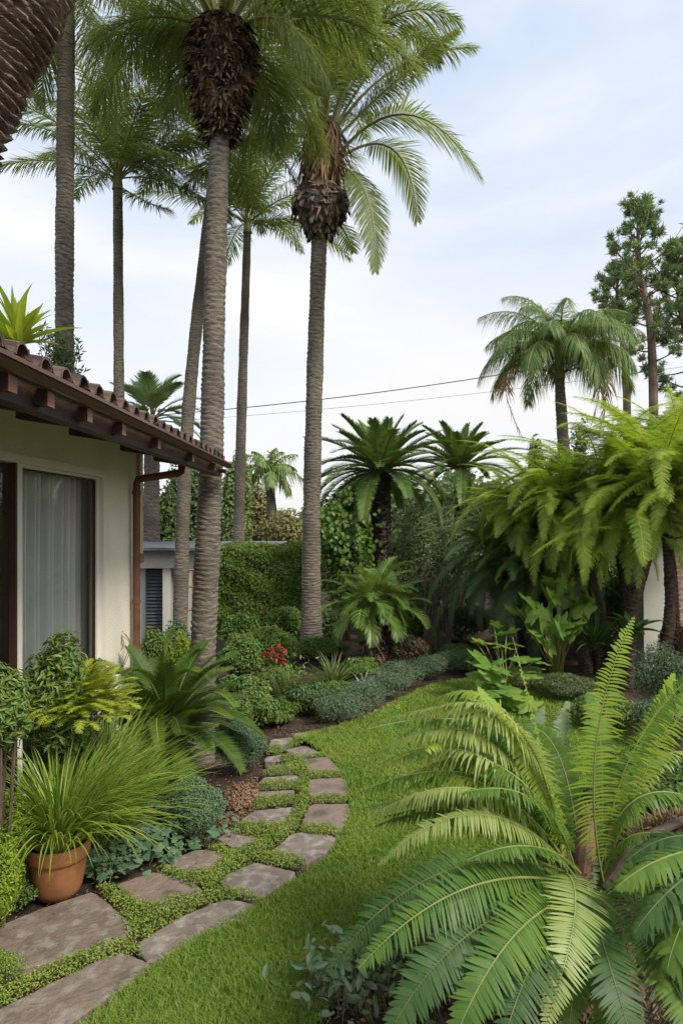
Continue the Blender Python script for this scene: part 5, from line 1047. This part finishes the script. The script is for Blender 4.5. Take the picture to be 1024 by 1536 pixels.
FR = [
 ((905,1325,2.75),(893,1120,2.62),(950,925,2.66), FK('fernb', .135, w=.0125, n=54, hint=V_, droop=.32, vee=.1, tipw=.02)),
 ((850,1310,2.70),(812,1130,2.62),(768,955,2.66), FK('fernb', .055, w=.012, n=58, hint=(.9,-.4,.2), droop=.25, plum=.2)),
 ((858,1300,2.70),(800,1160,2.60),(716,1030,2.62), FK('fernb', .085, w=.014, n=54, hint=(.5,-.8,.4), droop=.2, plum=.1)),
 ((845,1300,2.66),(770,1085,2.55),(622,1075,2.60), FK('fernl', .115, w=.014, n=60, hint=(0,.3,1), droop=.55)),
 ((840,1300,2.75),(755,1065,2.80),(632,1062,2.95), FK('fernb', .11, w=.014, n=56, droop=.6)),
 ((840,1295,2.70),(730,1110,2.60),(560,1132,2.66), FK('fernl', .12, w=.014, n=62, droop=.75)),
 ((840,1290,2.72),(720,1165,2.62),(535,1190,2.70), FK('fernm', .12, w=.013, n=62, droop=.8)),
 ((840,1290,2.72),(720,1205,2.80),(530,1215,2.92), FK('fernl', .10, w=.013, n=62, droop=.8)),
 ((850,1300,2.70),(745,1150,2.75),(600,1170,2.85), FK('fernb', .12, w=.013, n=60, droop=.7)),
 ((862,1315,2.55),(725,1222,2.40),(566,1298,2.34), FK('fernl', .115, w=.0115, n=58, hint=(0,-.25,1), droop=.40)),
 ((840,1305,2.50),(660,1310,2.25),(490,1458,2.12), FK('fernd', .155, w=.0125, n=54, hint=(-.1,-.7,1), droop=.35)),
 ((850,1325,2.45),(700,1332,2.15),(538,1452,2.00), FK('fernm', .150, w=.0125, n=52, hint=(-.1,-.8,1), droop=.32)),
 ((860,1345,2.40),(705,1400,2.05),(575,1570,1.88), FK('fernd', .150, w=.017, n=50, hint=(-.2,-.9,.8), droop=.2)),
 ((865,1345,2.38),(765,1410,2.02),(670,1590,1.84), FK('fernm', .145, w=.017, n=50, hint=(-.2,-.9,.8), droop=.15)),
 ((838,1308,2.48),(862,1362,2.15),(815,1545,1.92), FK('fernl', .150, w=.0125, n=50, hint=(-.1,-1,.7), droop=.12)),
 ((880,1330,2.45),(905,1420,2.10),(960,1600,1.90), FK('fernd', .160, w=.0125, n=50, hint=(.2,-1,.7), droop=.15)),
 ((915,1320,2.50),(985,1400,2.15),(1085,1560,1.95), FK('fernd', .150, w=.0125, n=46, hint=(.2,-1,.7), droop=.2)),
 ((905,1310,2.85),(952,1120,2.80),(1075,985,2.85), FK('fernm', .16, w=.012, n=54, hint=(.5,-.9,.2), droop=.3)),
 ((900,1310,2.95),(965,1130,3.0),(1010,1010,3.1), FK('fernb', .12, w=.016, n=50, hint=(.3,-.9,.2), droop=.3)),
 ((885,1300,3.05),(838,1170,3.15),(852,1052,3.3), FK('ferng', .15, w=.015, n=58, hint=(.1,-1,.2), droop=.35)),
 ((880,1300,3.05),(805,1170,3.1),(815,1060,3.2), FK('ferng', .13, w=.014, n=56, hint=(-.3,-1,.2), droop=.35)),
 ((905,1300,2.95),(985,1140,3.0),(1085,1160,3.05), FK('fernl', .10, w=.013, n=56, droop=.6)),
 ((900,1300,2.8),(960,1195,2.75),(1075,1215,2.75), FK('fernm', .12, w=.014, n=56, droop=.7)),
 ((900,1300,2.9),(900,1120,3.1),(880,1040,3.2), FK('fernm', .12, w=.015, n=50, hint=V_, droop=.3)),
 ((850,1305,2.8),(790,1150,2.9),(730,1110,3.1), FK('fernm', .12, w=.014, n=50, hint=(-.4,-.7,.4), droop=.4)),
 ((860,1300,2.62),(800,1200,2.45),(690,1190,2.4), FK('fernm', .11, w=.014, n=54, droop=.6)),
 ((865,1300,2.9),(830,1230,2.85),(770,1170,2.8), FK('fernb', .09, w=.013, n=50, droop=.5)),
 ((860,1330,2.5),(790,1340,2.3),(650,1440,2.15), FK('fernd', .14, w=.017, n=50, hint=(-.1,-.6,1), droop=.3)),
]
FR += [
 ((845,1295,2.80),(745,1090,2.95),(600,1105,3.1), FK('fernm', .115, w=.012, n=60, droop=.7)),
 ((845,1295,2.75),(735,1135,2.72),(575,1150,2.80), FK('fernl', .11, w=.011, n=64, droop=.85)),
 ((845,1290,2.65),(720,1185,2.50),(555,1225,2.52), FK('fernl', .10, w=.011, n=64, droop=.85)),
 ((845,1290,2.80),(700,1220,2.80),(560,1240,2.86), FK('fernm', .10, w=.011, n=62, droop=.85)),
 ((850,1295,2.70),(780,1100,2.65),(690,1075,2.62), FK('fernm', .11, w=.012, n=58, droop=.5)),
 ((860,1300,2.85),(790,1120,2.95),(700,1045,3.05), FK('fernb', .10, w=.012, n=56, droop=.4)),
 ((870,1300,2.9),(840,1140,3.0),(790,1090,3.05), FK('fernm', .11, w=.012, n=54, hint=(-.2,-1,.4), droop=.3)),
 ((870,1310,2.5),(800,1270,2.3),(700,1290,2.2), FK('fernm', .11, w=.012, n=50, droop=.4)),
 ((905,1310,2.6),(960,1250,2.5),(1060,1290,2.4), FK('fernm', .11, w=.012, n=50, droop=.5)),
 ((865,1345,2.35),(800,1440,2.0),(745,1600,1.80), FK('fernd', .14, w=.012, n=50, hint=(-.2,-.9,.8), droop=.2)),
 ((890,1340,2.40),(1000,1460,2.05),(1060,1620,1.85), FK('fernm', .14, w=.012, n=50, hint=(.2,-1,.7), droop=.2)),
 ((905,1310,2.9),(1000,1090,2.95),(1060,1020,3.0), FK('fernb', .12, w=.012, n=52, hint=(.5,-.9,.2), droop=.3))]
for a_, m_, b_, kw in FR+[((842+i*2,1296,2.7+.04*(i%5)), (735+rs.uniform(-20,45),1090+i*17,2.6+rs.uniform(-.15,.3)), (575+rs.uniform(-25,70),1085+i*19+rs.uniform(-12,12),2.65+rs.uniform(-.2,.45)), FK(['fernl','fernm','fernb'][i%3], .12, w=.013, n=56, droop=.9, plum=.16)) for i in range(9)]: fpx(r, a_, m_, b_, **kw)
rs.seed(113)
for i in range(7):
    azd = rs.uniform(-60, 250); mb = MB(); frond(mb, arc(fb+A(0,0,.45), azd, rs.uniform(-5, 45), rs.uniform(-95,-75), rs.uniform(.4,.65), k=14), n=34, L=.07, w=.010, start=.15, a0=75, a1=50, droop=.9, plum=.35, rr=.005, nseg=3, gap=.35); mb.build('dry_frond', [M['dry'], M['rachisb']], r)
rs.seed(111)
for i in range(26):
    azd = rs.uniform(-30, 260); e0 = rs.uniform(5, 60); mb = MB(); frond(mb, arc(fb+A(0,0,.42), azd, e0, e0-85, rs.uniform(.55,.85), k=18), n=46, L=.11, w=.014, start=.1, a0=80, a1=62, droop=.35, vee=.05, plum=.06, rr=.005, peak=.25, tipw=.06, nseg=4); mb.build('frond', [M['fernm'], M['rachis']], r)
# second coarse fern at right edge
rs.seed(112); f2 = A(1.45, 2.30, 0); r = thing('coarse_fern', 'coarser fern with broad drooping leaflets at the right edge beside the huge fern', 'fern', f2)
for i, (a_, m_, b_) in enumerate((((1075,1275,2.35),(1000,1285,2.2),(925,1330,2.1)), ((1080,1285,2.3),(1010,1330,2.1),(950,1400,2.0)), ((1085,1290,2.3),(1030,1370,2.1),(1000,1455,2.0)), ((1075,1270,2.4),(1010,1255,2.4),(940,1290,2.35)), ((1090,1300,2.3),(1060,1400,2.05),(1040,1500,1.95)))):
    fpx(r, a_, m_, b_, **FK('fernd' if i % 2 else 'fernm', .135, w=.026, n=24, droop=.7, plum=.12, a0=70, a1=40))
mb = MB(); tube(mb, spline([f2+A(.0,0,-.05), f2+A(-.03,0,.4), P(1080,1285,2.32)], 16), np.linspace(.05,.03,16), 10); mb.build('stem', M['twig'], r); mb = MB(); tube(mb, spline([P(905,1330,2.75), P(960,1262,2.75), P(1060,1215,2.9)], 14), .018, 8); mb.build('runner', M['twig'], r)
n = 1500; mb = MB(); R = spline([P(935,1268,2.95), P(985,1240,2.95), P(1040,1235,2.95)], 20); dr = rand_dirs(n); leaves(mb, R[rs.randint(0,20,n)]+dr*.05*rs.rand(n,1), dr, rand_dirs(n), .045, .006, STRAP); mb.build('brown_scales', M['dry'], r)
for lab, x_, y_, r_, h_, mat in (('round green shrub on the bare bed to the right of the huge fern', 2.1, 3.6, .45, .30, 'shrub'), ('dark green shrub behind the coarse fern beyond the right edge', 2.9, 4.6, .55, .40, 'shrubd'), ('grey green shrub at the far right of the bed before the brick panel', 3.6, 6.2, .6, .42, 'silver'), ('tall green shrub right of the white wall pier', 4.6, 7.6, .7, .6, 'vine')):
    shrub('shrub', lab, 'shrub', (x_, y_, h_), (r_, r_, h_), 5500, .045, mat, lumps=20, lumpr=.31)
# undergrowth below the ferns
def under(label, cpx, spread, n, size, seed, mat, z=.18):
    rs.seed(seed); c = G(*cpx); r = thing('ground_plant', label, 'ground plant', c, 'undergrowth below the foreground fern'); mb = MB(); ms = MB()
    p = c+rs.normal(size=(n,3))*A(spread[0], spread[1], 0)+np.stack([0*rs.rand(n), 0*rs.rand(n), .01+z*rs.rand(n)], -1); nr = unit(rand_dirs(n)*.7+A(0,-.3,1)); L = size*rs.uniform(.5,1.25,n)
    leaves(mb, p, np.cross(nr, rand_dirs(n)), nr, L, L*.5, OVAL); mb.build('foliage', M[mat], r)
    for i in range(0, n, 2): tube(ms, [c*A(1,1,0)+(p[i]-c)*A(.75,.75,0), p[i]], .0022, 4)
    ms.build('stem', M['twig'], r)
under('grey blue pointed leaves at the bottom edge beside the lawn', (505,1500), (.09,.09), 150, .055, 120, 'silver')
under('dark small leaved ground plant under the dark drooping fronds', (590,1490), (.16,.12), 420, .040, 121, 'shrubd')
under('dark ground plant under the front facing frond at the bottom', (740,1480), (.22,.16), 520, .042, 122, 'shrubd', .22)
under('bronze leaved ground plant in the bottom right shade', (880,1500), (.20,.16), 420, .045, 123, 'purple', .2)
under('dark leaves in the shade right of the fern stem', (960,1400), (.18,.18), 420, .045, 124, 'shrubd', .25)
rs.seed(125); r = thing('seedling', 'single upright blue green seedling at the lawn edge under the fern tips', 'seedling', G(462,1475)); mb = MB(); tube(mb, bez(G(462,1475), P(458,1445,2.72), P(463,1400,2.75), 8), .0025, 5); mb.build('stem', M['rachisb'], r)
mb = MB(); c = np.array([P(462,1424,2.75), P(466,1440,2.74), P(470,1450,2.72), P(456,1452,2.72)]); leaves(mb, c, A(0,0,1,.8,0,.5,.7,0,.2,-.8,0,.2).reshape(4,3), A(0,-1,.2)+.3*rand_dirs(4), A(.06,.05,.07,.06), A(.028,.02,.028,.025), OVAL); mb.build('foliage', M['heart'], r)
